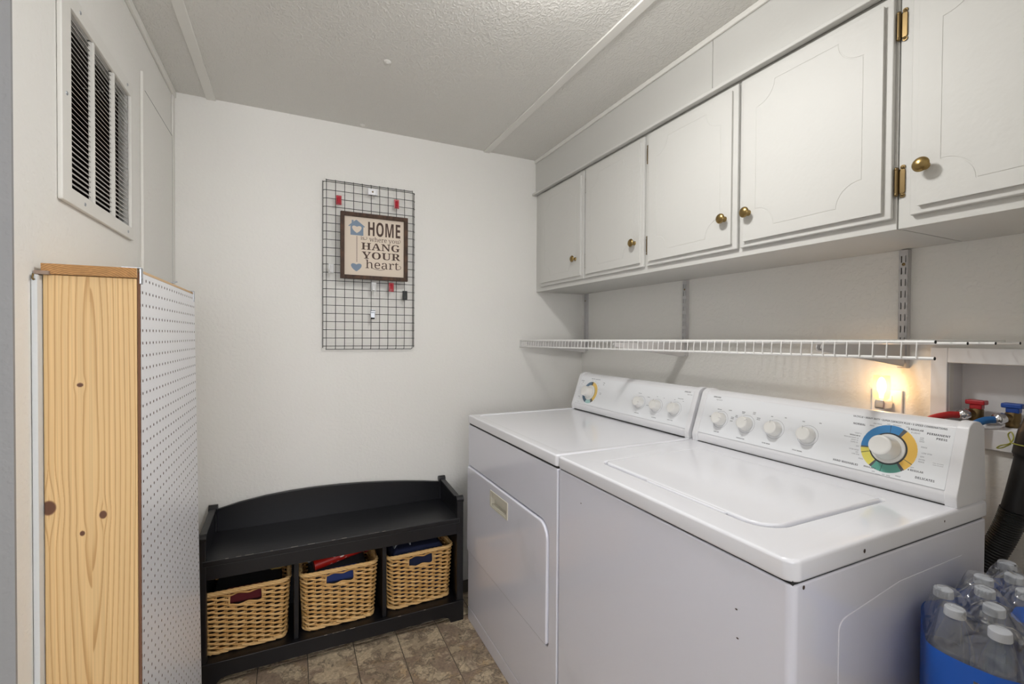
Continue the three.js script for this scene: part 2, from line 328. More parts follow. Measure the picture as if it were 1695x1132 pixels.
// ───────────────────────── shelf standards, brackets, wire shelf ─────────────────────────
const stdZ = [0.055, 0.79, 1.568];
const stdLabels = ['slotted grey shelf standard in the wall corner, farthest of the three', 'slotted grey shelf standard in the middle of the three', 'slotted grey shelf standard above the night light, nearest of the three'];
const brLabels = ['tapered shelf bracket under the wire shelf in the wall corner, farthest of three', 'tapered shelf bracket under the wire shelf above the dryer controls, middle of three', 'tapered grey shelf bracket just above the glowing night light'];
const standardGeo = (() => {
  const y0 = 1.185, y1 = 1.507, s = roundRect(-0.0105, 0.0105, y0, y1, 0);
  for (let y = y1 - 0.016; y > y0 + 0.02; y -= 0.0318) for (const z of [-0.0048, 0.0048]) s.holes.push(roundRect(z - 0.0014, z + 0.0014, y - 0.018, y, 0, new THREE.Path()));
  const face = slabX(s, -0.0165, -0.015);
  return merge([face, bx(-0.0165, -0.0005, y0, y1, 0.0091, 0.0106), bx(-0.0165, -0.0005, y0, y1, -0.0106, -0.0091), bx(-0.004, -0.0005, y0, y1, -0.009, 0.009)]);
})();
const shelfY = (z) => 1.243 + 0.0095 * z;
stdZ.forEach((z, i) => {
  const t = thing('shelf_standard', stdLabels[i], 'shelf standard', [0, 1.185, z], 'slotted standards on the right wall');
  partAt(t, 'channel', standardGeo, M.greySteel, [0, 0, z]).position.y = -1.185;
  partAt(t, 'screw', lathe([[0.0001, 0.002], [0.003, 0.0014], [0.0042, 0]], 12).rotateZ(Math.PI / 2), M.oldBrass, [-0.0165, 1.468, z]);
  const yb = shelfY(z) - 0.0075, b = thing('shelf_bracket', brLabels[i], 'bracket', [-0.016, yb, z], 'brackets under the wire shelf');
  const s = new THREE.Shape([[-0.017, yb], [-0.385, yb], [-0.388, yb - 0.008], [-0.38, yb - 0.014], [-0.05, yb - 0.056], [-0.022, yb - 0.06], [-0.017, yb - 0.052]].map((p) => new THREE.Vector2(...p)));
  part(b, 'web', slabZ(s, z - 0.0065, z - 0.0045), M.bracketPaint);
  part(b, 'web', slabZ(s, z + 0.0045, z + 0.0065), M.bracketPaint);
  const f = new THREE.Shape([[-0.385, yb - 0.0155], [-0.05, yb - 0.0575], [-0.022, yb - 0.0615], [-0.022, yb - 0.0595], [-0.05, yb - 0.0555], [-0.385, yb - 0.0135]].map((p) => new THREE.Vector2(...p)));
  part(b, 'lower_flange', slabZ(f, z - 0.0065, z + 0.0065), M.bracketPaint);
});
{
  const t = thing('wire_shelf', 'long white ventilated wire shelf under the wall cabinets', 'shelf', [-0.2, shelfY(0.9), 0.9]);
  const zE = 1.795, R = 0.0028;
  const long = (name, x, dy, r, z0 = 0.004, z1 = zE) => {
    part(t, name, rod([x, shelfY(z0) + dy, z0], [x, shelfY(z1) + dy, z1], r), M.whiteWire);
    part(t, 'cut_end', rod([x, shelfY(z1) + dy, z1 - 0.0002], [x, shelfY(z1) + dy, z1 + 0.0012], r * 1.04), M.darkGap);
  };
  long('front_rail', -0.402, -0.0005, 0.0032); long('lip_rail', -0.404, -0.0325, 0.0032);
  for (const x of [-0.272, -0.145, -0.02]) long('support_rail', x, -0.0035, 0.003);
  const y = 0, wire = tube([[-0.012, y + 0.002, 0], [-0.2, y + 0.002, 0], [-0.395, y + 0.0025, 0], [-0.4045, y + 0.0005, 0], [-0.4068, y - 0.006, 0], [-0.4075, y - 0.018, 0], [-0.408, y - 0.034, 0]], 0.0014, 26, 5);
  for (let k = 0; k < 70; k++) { const z = 0.012 + k * 0.02545; partAt(t, 'cross_wire', wire, M.whiteWire, [0, shelfY(z), z]); }
}

// ───────────────────────── laundry machines ─────────────────────────
const CP = { x: -0.279, y: 0.942 }, cs = new THREE.Vector2(0.047, 0.131).normalize(), CL = 0.1392;
const panelMatrix = (z0) => new THREE.Matrix4().makeBasis(V(0, 0, 1), V(cs.x, cs.y, 0), V(-cs.y, cs.x, 0)).setPosition(CP.x, CP.y, z0);
const PXM = 2900;                                  // panel print, pixels per metre
function panelPrint(L, draw) {
  return canvasTex(2048, 408, (c, w, h) => {
    c.fillStyle = '#eef0f3'; c.fillRect(0, 0, w, h);
    const X = (z) => z / L * w, Y = (s) => h - s / CL * h;
    const ink = '#34343a', k = w / L;
    const api = {
      text(str, z, s, mm, { bold = true, align = 'center', color = ink, italic = false, stretch = 1, font = 'sans-serif' } = {}) {
        c.save(); c.translate(X(z), Y(s)); c.scale(stretch, 1); c.fillStyle = color; c.textAlign = align; c.textBaseline = 'middle'; c.font = (italic ? 'italic ' : '') + (bold ? 'bold ' : '') + Math.round(mm * k / 1000) + 'px ' + font; c.fillText(str, 0, 0); c.restore();
      },
      ring(z, s, r0, r1, a0, a1, color) { c.fillStyle = color; c.beginPath(); c.arc(X(z), Y(s), r1 * k, -a0 * Math.PI / 180, -a1 * Math.PI / 180, true); c.arc(X(z), Y(s), r0 * k, -a1 * Math.PI / 180, -a0 * Math.PI / 180, false); c.closePath(); c.fill(); },
      circle(z, s, r, color = '#9a9aa0', lw = 2) { c.strokeStyle = color; c.lineWidth = lw; c.beginPath(); c.arc(X(z), Y(s), r * k, 0, Math.PI * 2); c.stroke(); },
      dot(z, s, r, color) { c.fillStyle = color; c.beginPath(); c.arc(X(z), Y(s), r * k, 0, Math.PI * 2); c.fill(); },
    };
    draw(api);
  });
}
function dialKnob(r, h) {
  return lathe([[0.0001, h], [r * 0.62, h], [r * 0.8, h - 0.0008], [r * 0.86, h - 0.003], [r * 0.9, h * 0.55], [r * 0.96, h * 0.3], [r, 0.004], [r, 0.0015], [r * 0.98, 0.0005]], 36).rotateX(Math.PI / 2);
}
const smallKnob = dialKnob(0.0218, 0.026);
const pointer = new RoundedBoxGeometry(0.0016, 0.009, 0.0012, 1, 0.0004).translate(0, 0.0165, 0.0255);
function consoleOf(t, z0, z1, tex, L, capW) {
  const prof = (o) => { const s = new THREE.Shape(); s.moveTo(-0.276 - o, 0.9145); s.lineTo(-0.2805 - o, 0.934); s.lineTo(-0.2785 - o, 0.942); s.lineTo(-0.2325 - o, 1.0735 + o * 0.4); s.quadraticCurveTo(-0.228 - o, 1.082 + o, -0.213, 1.087 + o); s.quadraticCurveTo(-0.195, 1.0885 + o, -0.182, 1.084 + o); s.lineTo(-0.164, 1.075); s.lineTo(-0.15, 0.9145); s.closePath(); return s; };
  part(t, 'console_seam', bx(-0.2785, -0.155, 0.9143, 0.9158, z0 + capW, z1 - capW), M.darkGap);
  const con = part(t, 'console', slabZ(prof(-0.0015), z0 + 0.004, z1 - 0.004, 0), M.plasticWhite);
  const pg = new RoundedBoxGeometry(L - 2 * capW, CL - 0.006, 0.003, 1, 0.0008).translate(L / 2, CL / 2 + 0.001, -0.0008), p = pg.attributes.position, uv = pg.attributes.uv;
  for (let i = 0; i < p.count; i++) uv.setXY(i, p.getX(i) / L, p.getY(i) / CL);
  part(t, 'control_panel', pg.applyMatrix4(panelMatrix(z0)), phy({ map: tex, roughness: 0.3, clearcoat: 0.35, clearcoatRoughness: 0.15 }), con);
  part(t, 'end_cap', slabZ(prof(0.0022), z0, z0 + capW, 0.002), M.plasticWhite, con);
  part(t, 'end_cap', slabZ(prof(0.0022), z1 - capW, z1, 0.002), M.plasticWhite, con);
  return con;
}
function knobsOn(t, con, z0, list, angles) {
  const b = bases.get(t);
  list.forEach(([z, s], i) => {
    const m = new THREE.Mesh(merge([smallKnob.clone()]), M.knobWhite); m.name = 'knob'; m.castShadow = true;
    m.applyMatrix4(panelMatrix(z0).multiply(new THREE.Matrix4().makeTranslation(z, s, 0.0007)).premultiply(new THREE.Matrix4().makeTranslation(-b[0], -b[1], -b[2]))); con.add(m);
    const q = new THREE.Mesh(pointer, M.plasticGrey); q.name = 'pointer'; q.castShadow = true;
    q.applyMatrix4(panelMatrix(z0).multiply(new THREE.Matrix4().makeTranslation(z, s, 0.0007)).multiply(new THREE.Matrix4().makeRotationZ(angles[i])).premultiply(new THREE.Matrix4().makeTranslation(-b[0], -b[1], -b[2]))); con.add(q);
  });
}
function dialOn(t, con, z0, z, s, r, h, skirt) {
  const b = bases.get(t), put = (g, name, mat) => { const m = new THREE.Mesh(g, mat); m.name = name; m.castShadow = m.receiveShadow = true; m.applyMatrix4(panelMatrix(z0).multiply(new THREE.Matrix4().makeTranslation(z, s, 0.0007)).premultiply(new THREE.Matrix4().makeTranslation(-b[0], -b[1], -b[2]))); con.add(m); };
  put(lathe([[0.0001, 0.004], [skirt * 0.95, 0.0035], [skirt, 0.002], [skirt, 0]], 40).rotateX(Math.PI / 2), 'dial_skirt', M.knobWhite);
  put(dialKnob(r, h).translate(0, 0, 0.0035), 'dial', M.knobWhite);
}

// dryer
{
  const z0 = 0.313, z1 = 1.075, xf = -0.811, t = thing('clothes_dryer', 'white front-loading clothes dryer beside the black bench', 'dryer', [-0.48, 0, (z0 + z1) / 2]);
  // body with a front frame that leaves the door's opening
  part(t, 'cabinet_body', slabY(rectXZ(xf + 0.012, -0.152, z0, z1, 0.004), 0.02, 0.874, 0.002), M.enamel);
  const front = roundRect(z0, z1, 0.062, 0.872, 0.004); front.holes.push(roundRect(z0 + 0.006, 1.0265, 0.306, 0.693, [0.012, 0.016, 0.05, 0.012], new THREE.Path()));
  part(t, 'front_panel', slabX(front, xf, xf + 0.013, 0.003), M.enamel);
  const ds = roundRect(z0 + 0.0005, 1.0225, 0.3105, 0.6885, [0.012, 0.014, 0.048, 0.012]); ds.holes.push(roundRect(0.587, 0.735, 0.602, 0.657, 0.006, new THREE.Path()));
  const door = part(t, 'door', slabX(ds, xf - 0.006, xf + 0.011, 0.004), M.enamel);
  // recessed pull
  const fr = roundRect(0.58, 0.742, 0.597, 0.662, 0.003); fr.holes.push(roundRect(0.592, 0.731, 0.605, 0.653, 0.002, new THREE.Path()));
  const hd = part(t, 'handle', merge([slabX(fr, xf - 0.0085, xf - 0.005, 0.001), bx(xf + 0.0085, xf + 0.01, 0.6035, 0.655, 0.5885, 0.7335), bx(xf - 0.0065, xf + 0.0085, 0.6055, 0.611, 0.59, 0.732, 0.001), bx(xf - 0.0072, xf - 0.0035, 0.6375, 0.6545, 0.591, 0.732, 0.001), bx(xf - 0.005, xf + 0.009, 0.605, 0.655, 0.588, 0.5915), bx(xf - 0.005, xf + 0.009, 0.605, 0.655, 0.7315, 0.735)]), M.almond, door);
  part(t, 'kick_panel', bx(xf, xf + 0.02, 0.0, 0.06, z0, z1, 0.003), M.enamel);
  // top with raised rim
  const ring = rectXZ(xf - 0.003, -0.15, z0 - 0.002, z1, [0.012, 0.008, 0.008, 0.012]); ring.holes.push(rectXZ(-0.775, -0.2, z0 + 0.028, z1 - 0.028, 0.03, new THREE.Path()));
  part(t, 'top_panel', merge([slabY(ring, 0.8785, 0.914, 0.005), slabY(rectXZ(-0.785, -0.19, z0 + 0.018, z1 - 0.018, 0.02), 0.882, 0.9115, 0)]), M.enamelTop);
  part(t, 'seam', bx(xf + 0.004, -0.16, 0.87, 0.88, z0 + 0.004, z1 - 0.004), M.darkGap);
  const L = 0.742, zc = 0.33, tex = panelPrint(L, (a) => {
    a.text('HEAVY DUTY • SUPER CAPACITY', 0.138, 0.1315, 4.6);
    a.text('AUTOMATIC', 0.04, 0.1155, 4.4); a.text('DRY', 0.043, 0.108, 4.4);
    a.text('TIMED', 0.206, 0.119, 4.4); a.text('DRY', 0.206, 0.111, 4.4);
    const z = 0.12, s = 0.0645;
    a.ring(z, s, 0.036, 0.055, 96, 150, '#5d7891'); a.ring(z, s, 0.036, 0.055, 82, 96, '#4c4d50'); a.ring(z, s, 0.036, 0.055, -44, 82, '#e9c464');
    a.ring(z, s, 0.036, 0.055, -62, -44, '#54504b'); a.ring(z, s, 0.036, 0.055, -108, -62, '#a9cfcd'); a.ring(z, s, 0.036, 0.055, -165, -108, '#3f6079'); a.dot(z, s, 0.0375, '#3c3e42');
    const th = [[72, '80'], [54, '70'], [38, '60'], [20, '50'], [-14, '30'], [-32, '20']];
    for (const [d, x] of th) a.text(x, z + 0.063 * Math.cos(d * Math.PI / 180), s + 0.061 * Math.sin(d * Math.PI / 180), 3.2, { bold: false });
    a.text('OFF', 0.115, 0.1245, 3.4); a.text('WRINKLE', 0.2, 0.0705, 3.2, { align: 'center' }); a.text('GUARD', 0.2, 0.0655, 3.2); a.text('LESS DRY', 0.038, 0.098, 3, { bold: false }); a.text('NORMAL', 0.045, 0.037, 3.6); a.text('MORE DRY', 0.052, 0.03, 3, { bold: false });
    a.text('COOL DOWN', 0.163, 0.0035, 3.4); a.text('DAMP DRY', 0.05, 0.012, 3, { bold: false });
    const ks = [[0.467, 0.0633], [0.5615, 0.0628], [0.655, 0.0645]];
    for (const [x, y] of ks) a.circle(x, y, 0.0285);
    a.text('TEMPERATURE', 0.463, 0.0195, 3.6); a.text('HIGH', 0.458, 0.0262, 3, { bold: false }); a.text('LOW', 0.421, 0.066, 3.2); a.text('MEDIUM', 0.507, 0.091, 3.2); a.text('EXTRA LOW', 0.453, 0.1005, 3.2); a.text('AIR ONLY', 0.512, 0.058, 3);
    a.text('CYCLE SIGNAL', 0.562, 0.0165, 3.6); a.text('OFF', 0.552, 0.099, 3.2); a.text('ON', 0.588, 0.0975, 3.2);
    a.text('PUSH TO START', 0.645, 0.0205, 3.6); a.text('WRINKLE GUARD', 0.668, 0.1055, 3.4); a.text('OFF', 0.642, 0.0985, 3.2); a.text('ON', 0.683, 0.0975, 3.2);
    a.text('KIRKLAND', 0.692, 0.134, 6, { stretch: 0.95 }); a.text('Signature', 0.704, 0.1255, 5, { bold: false, italic: true, font: 'serif', color: '#77777c' });
  });
  const con = consoleOf(t, zc, zc + L, tex, L, 0.02);
  dialOn(t, con, zc, 0.12, 0.0645, 0.027, 0.034, 0.0355);
  knobsOn(t, con, zc, [[0.467, 0.0633], [0.5615, 0.0628], [0.655, 0.0645]], [-1.7, 0, 0.1]);
}
// washer
{
  const z0 = 1.0815, z1 = 1.79, xf = -0.811, t = thing('washing_machine', 'white top-loading washing machine with the big colour-ringed dial, nearest machine', 'washing machine', [-0.48, 0, (z0 + z1) / 2]);
  part(t, 'cabinet_body', slabY(rectXZ(xf, -0.152, z0, z1 - 0.002, [0.014, 0.006, 0.006, 0.008]), 0.02, 0.874, 0.003), M.enamel);
  const sp = new THREE.Shape(); sp.moveTo(-0.69, 0.2); sp.lineTo(-0.69, 0.765); sp.quadraticCurveTo(-0.69, 0.79, -0.665, 0.792); sp.lineTo(-0.5, 0.815); sp.lineTo(-0.26, 0.815); sp.lineTo(-0.26, 0.2); sp.closePath();
  part(t, 'side_embossing', slabZ(sp, z1 - 0.004, z1 - 0.0008, 0.0012), M.enamel);
  part(t, 'seam', bx(xf + 0.005, -0.16, 0.871, 0.881, z0 + 0.004, z1 - 0.006), M.darkGap);
  part(t, 'foot', merge([[xf + 0.05, z0 + 0.05], [xf + 0.05, z1 - 0.05], [-0.2, z0 + 0.05], [-0.2, z1 - 0.05]].map(([x, z]) => new THREE.CylinderGeometry(0.02, 0.024, 0.022, 16).translate(x, 0.011, z))), M.blackRubber);
  const ring = rectXZ(xf - 0.003, -0.15, z0, z1, [0.022, 0.009, 0.009, 0.012]); ring.holes.push(rectXZ(-0.7365, -0.352, 1.186, 1.694, [0.055, 0.014, 0.014, 0.03], new THREE.Path()));
  part(t, 'top_panel', merge([slabY(ring, 0.8775, 0.914, 0.006), slabY(rectXZ(-0.75, -0.34, 1.17, 1.71, 0.03), 0.88, 0.904, 0)]), M.enamelTop);
  const lid = part(t, 'lid', slabY(rectXZ(-0.731, -0.3565, 1.1905, 1.689, [0.05, 0.011, 0.011, 0.026]), 0.905, 0.9165, 0.004), M.enamelTop);
  part(t, 'lid_lip', slabY(rectXZ(-0.7375, -0.728, 1.37, 1.6, 0.004), 0.9095, 0.9155, 0.002), M.enamelTop, lid);
  const specks = [[-0.8116, 0.812, 1.2], [-0.8116, 0.735, 1.69], [-0.8116, 0.785, 1.687]];
  part(t, 'rust_spot', merge([[-0.62, 0.895, z1 + 0.0003, 0.0032], [-0.785, 0.868, z1 - 0.0016, 0.003], [-0.34, 0.9, z1 + 0.0003, 0.002]].map(([x, y, z, r]) => new THREE.SphereGeometry(r, 8, 6).scale(1, 1.2, 0.15).translate(x, y, z)).concat(specks.map(([x, y, z]) => new THREE.SphereGeometry(0.0018, 6, 5).scale(0.3, 0.8, 1.5).translate(x, y, z)))), std({ color: rgb(0.05, 0.03, 0.025), roughness: 0.8 }));
  const L = 0.7, zc = 1.087, tex = panelPrint(L, (a) => {
    a.text('14 CYCLE • HEAVY DUTY • SUPER CAPACITY PLUS • 5 SPEED COMBINATIONS', 0.571, 0.1345, 6.0, { stretch: 0.86 });
    a.text('NORMAL', 0.495, 0.116, 6.4); a.text('PERMANENT', 0.651, 0.119, 6.8); a.text('PRESS', 0.658, 0.1105, 6.8); a.text('HAND WASHABLES', 0.482, 0.0152, 6.4); a.text('DELICATES', 0.642, 0.0175, 6.8);
    const z = 0.5645, s = 0.0685, R0 = 0.035, R1 = 0.0565, rg = (p, q, c) => a.ring(z, s, R0, R1, p, q, c);
    rg(94, 186, '#3f86bf'); rg(92, 94, '#2b5373'); rg(66, 92, '#3f86bf'); rg(57, 66, '#5b5c60'); rg(-26, 57, '#eec15c'); rg(-28, -26, '#7a6a3c'); rg(-47, -28, '#eec15c'); rg(-54, -47, '#5b5c60');
    rg(-96, -54, '#62a596'); rg(-98, -96, '#3c6a62'); rg(-118, -98, '#62a596'); rg(-124, -118, '#5b5c60'); rg(-158, -124, '#ece06f'); rg(-160, -158, '#6f6c3d'); rg(-172, -160, '#ece06f'); rg(-176, -172, '#5b5c60'); a.dot(z, s, 0.038, '#3a3c40');
    for (let d = 100; d < 186; d += 14) a.dot(z + 0.0575 * Math.cos(d * Math.PI / 180), s + 0.0575 * Math.sin(d * Math.PI / 180), 0.0016, '#eef0f3');
    for (let d = -50; d < 52; d += 13) a.dot(z + 0.0575 * Math.cos(d * Math.PI / 180), s + 0.0575 * Math.sin(d * Math.PI / 180), 0.0016, '#eef0f3');
    const g = { bold: false, color: '#85868c' }, gr = { ...g, align: 'right' }, gl = { ...g, align: 'left' };
    a.text('RINSE', 0.528, 0.117, 3.8, gr); a.text('2ND RINSE', 0.543, 0.1235, 3.6, gr); a.text('OFF', 0.556, 0.1262, 3.8, g); a.text('PREWASH', 0.573, 0.1265, 3.8, g); a.text('OFF', 0.594, 0.1262, 3.8, g);
    a.text('LIGHT 5', 0.504, 0.0925, 4, gr); a.text('REGULAR 8', 0.5025, 0.0865, 4.4, { align: 'right' }); a.text('REGULAR/HEAVY 10', 0.5, 0.08, 3.8, gr); a.text('HEAVY 12', 0.5, 0.0745, 3.8, gr); a.text('SUPER 14', 0.5, 0.069, 3.8, gr); a.text('OFF', 0.505, 0.0605, 4, gr);
    a.text('EXTRA RINSE', 0.506, 0.051, 3.6, gr); a.text('OFF', 0.506, 0.0455, 3.6, gr); a.text('LOW SPIN', 0.509, 0.0405, 3.6, gr); a.text('RINSE', 0.519, 0.032, 3.8, gr); a.text('REGULAR 6', 0.5355, 0.0165, 4.8); 
    a.text('OFF', 0.545, 0.0085, 3.8, g); a.text('RINSE', 0.555, 0.0035, 3.6, g); a.text('OFF  SPIN', 0.571, 0.0065, 3.8, g); a.text('RINSE', 0.594, 0.0105, 3.8, g);
    a.text('6 REGULAR', 0.5955, 0.1225, 5.4, { align: 'left' }); a.text('4 LIGHT', 0.602, 0.1155, 4.8, gl); a.text('LOW', 0.62, 0.106, 3.4, gl); a.text('SPIN', 0.62, 0.102, 3.4, gl); a.text('RINSE', 0.62, 0.098, 3.4, gl); a.text('RINSE', 0.625, 0.086, 4, gl); a.text('LOW SPIN', 0.628, 0.073, 4, gl); a.text('OFF', 0.6265, 0.0645, 4.4, gl); a.text('EXTRA', 0.625, 0.058, 4, gl); a.text('RINSE', 0.625, 0.053, 4, gl); a.text('OFF', 0.6125, 0.0365, 4.2, gl); a.text('4 REGULAR', 0.609, 0.0305, 5.4, { align: 'left' });
    a.text('PULL TO START', 0.66, 0.056, 2.8, g); a.text('PUSH TO STOP', 0.66, 0.052, 2.8, g);
    const ks = [[0.0971, 0.0596], [0.1914, 0.0603], [0.2839, 0.062], [0.3782, 0.0624]]; for (const [x, y] of ks) a.circle(x, y, 0.028);
    a.text('LOAD SIZE', 0.093, 0.0175, 4); a.text('TEMPERATURE', 0.183, 0.0135, 4); a.text('HOT', 0.187, 0.024, 3.2, g); a.text('COLD', 0.187, 0.02, 3.2, g); a.text('EXTRA RINSE', 0.268, 0.0165, 4); a.text('CYCLE SIGNAL', 0.36, 0.016, 4);
    a.text('MEDIUM', 0.0845, 0.0915, 3.6); a.text('LARGE', 0.125, 0.0945, 3.6); a.text('EXTRA', 0.139, 0.073, 3.4); a.text('LARGE', 0.139, 0.069, 3.4); a.text('RESET', 0.138, 0.061, 3.4); a.text('SMALL', 0.058, 0.063, 3.4);
    a.text('WARM', 0.173, 0.0965, 3.6); a.text('COLD', 0.173, 0.092, 3.4); a.text('COLD', 0.2095, 0.1, 3.6); a.text('COLD', 0.2095, 0.0955, 3.4); a.text('WARM', 0.227, 0.0855, 3.6); a.text('WARM', 0.227, 0.081, 3.4); a.text('HOT', 0.152, 0.081, 3.6); a.text('WARM', 0.152, 0.077, 3.2);
    a.text('OFF', 0.2675, 0.0975, 3.8); a.text('ON', 0.308, 0.1, 3.8); a.text('OFF', 0.36, 0.0985, 3.8); a.text('ON', 0.404, 0.101, 3.8);
    a.text('KIRKLAND', 0.064, 0.1315, 6, { stretch: 0.95 }); a.text('Signature', 0.074, 0.1235, 5, { bold: false, italic: true, font: 'serif', color: '#77777c' });
  });
  const con = consoleOf(t, zc, zc + L, tex, L, 0.022);
  dialOn(t, con, zc, 0.5645, 0.0685, 0.0275, 0.036, 0.0345);
  knobsOn(t, con, zc, [[0.0971, 0.0596], [0.1914, 0.0603], [0.2839, 0.062], [0.3782, 0.0624]], [-1.55, -1.0, 0.1, 0.15]);
}

// ───────────────────────── black storage bench ─────────────────────────
{
  const x0 = -1.83, x1 = -0.829, zb = 0.012, zf = 0.302, t = thing('storage_bench', 'black wooden storage bench with curved back and three cubbies', 'bench', [(x0 + x1) / 2, 0, 0.16]);
  const sideShape = () => { const s = new THREE.Shape(); s.moveTo(zb + 0.012, 0.0); s.lineTo(zb + 0.05, 0); s.quadraticCurveTo(zb + 0.06, 0.035, zb + 0.09, 0.04); s.lineTo(zf - 0.09, 0.04); s.quadraticCurveTo(zf - 0.06, 0.035, zf - 0.05, 0); s.lineTo(zf - 0.008, 0); s.lineTo(zf - 0.008, 0.535); s.lineTo(zb + 0.012, 0.552); s.closePath(); return s; };
  for (const x of [x0 + 0.008, x1 - 0.026]) {
    const sp = part(t, 'side_panel', slabX(sideShape(), x, x + 0.018, 0.002), M.black);
    part(t, 'post', merge([bx(x - 0.006, x + 0.024, 0, 0.536, zf - 0.024, zf + 0.004, 0.004), new THREE.CylinderGeometry(0.0165, 0.0165, 0.032, 18).rotateZ(Math.PI / 2).translate(x + 0.009, 0.536, zf - 0.011)]), M.black, sp);
    part(t, 'post', merge([bx(x - 0.006, x + 0.024, 0, 0.552, zb - 0.004, zb + 0.022, 0.004), new THREE.CylinderGeometry(0.015, 0.015, 0.032, 18).rotateZ(Math.PI / 2).translate(x + 0.009, 0.552, zb + 0.009)]), M.black, sp);
    part(t, 'arm_rail', slabX((() => { const s = new THREE.Shape(); s.moveTo(zb + 0.01, 0.546); s.lineTo(zf - 0.015, 0.53); s.lineTo(zf - 0.015, 0.54); s.lineTo(zb + 0.01, 0.556); s.closePath(); return s; })(), x - 0.003, x + 0.021, 0.003), M.black, sp);
  }
  part(t, 'seat', bx(x0 + 0.02, x1 - 0.02, 0.436, 0.457, zb + 0.012, zf + 0.006, 0.003), M.black);
  part(t, 'front_rail', bx(x0 + 0.02, x1 - 0.02, 0.386, 0.436, zf - 0.016, zf + 0.002, 0.002), M.black);
  const bs = new THREE.Shape(); bs.moveTo(x0 + 0.02, 0.42); bs.lineTo(x1 - 0.02, 0.42); bs.lineTo(x1 - 0.02, 0.538); bs.bezierCurveTo(x1 - 0.28, 0.583, x0 + 0.3, 0.624, x0 + 0.02, 0.545); bs.closePath();
  part(t, 'back_panel', slabZ(bs, zb, zb + 0.016, 0.002), M.black);
  part(t, 'rear_board', bx(x0 + 0.02, x1 - 0.02, 0.07, 0.44, zb, zb + 0.006), M.black);
  for (const x of [-1.507, -1.173]) part(t, 'divider', bx(x - 0.0085, x + 0.0085, 0.088, 0.437, zb + 0.006, zf - 0.012, 0.002), M.black);
  part(t, 'bottom_shelf', bx(x0 + 0.02, x1 - 0.02, 0.07, 0.088, zb + 0.004, zf - 0.004, 0.002), M.black);
  const r = new THREE.Shape(); r.moveTo(x0 + 0.008, 0.0); r.lineTo(x0 + 0.06, 0); r.quadraticCurveTo(x0 + 0.066, 0.028, x0 + 0.1, 0.03); r.lineTo(x1 - 0.1, 0.03); r.quadraticCurveTo(x1 - 0.066, 0.028, x1 - 0.06, 0.0); r.lineTo(x1 - 0.002, 0); r.lineTo(x1 - 0.002, 0.088); r.lineTo(x0 + 0.008, 0.088); r.closePath();
  part(t, 'base_rail', slabZ(r, zf - 0.006, zf + 0.01, 0.002), M.black);
  // rubbed edges where the paint has gone
  const wear = [], rub = (a, b, y, z, n) => { for (let i = 0; i < n; i++) { const x = a + (b - a) * rnd(), l = 0.008 + 0.05 * rnd() * rnd(); wear.push(bx(x, Math.min(x + l, b), y - 0.0007, y + 0.0007, z - 0.0007, z + 0.0007)); } };
  rub(x0 + 0.03, x1 - 0.3, 0.4557, zf + 0.0048, 14); rub(x0 + 0.12, x1 - 0.13, 0.031, zf + 0.0092, 16); rub(x0 + 0.03, x1 - 0.05, 0.087, zf + 0.0092, 7);
  part(t, 'edge_wear', merge(wear), std({ color: rgb(0.3, 0.26, 0.22), roughness: 0.8 }), t, { kind: 'stuff', label: 'pale rubbed paint edges' });
}

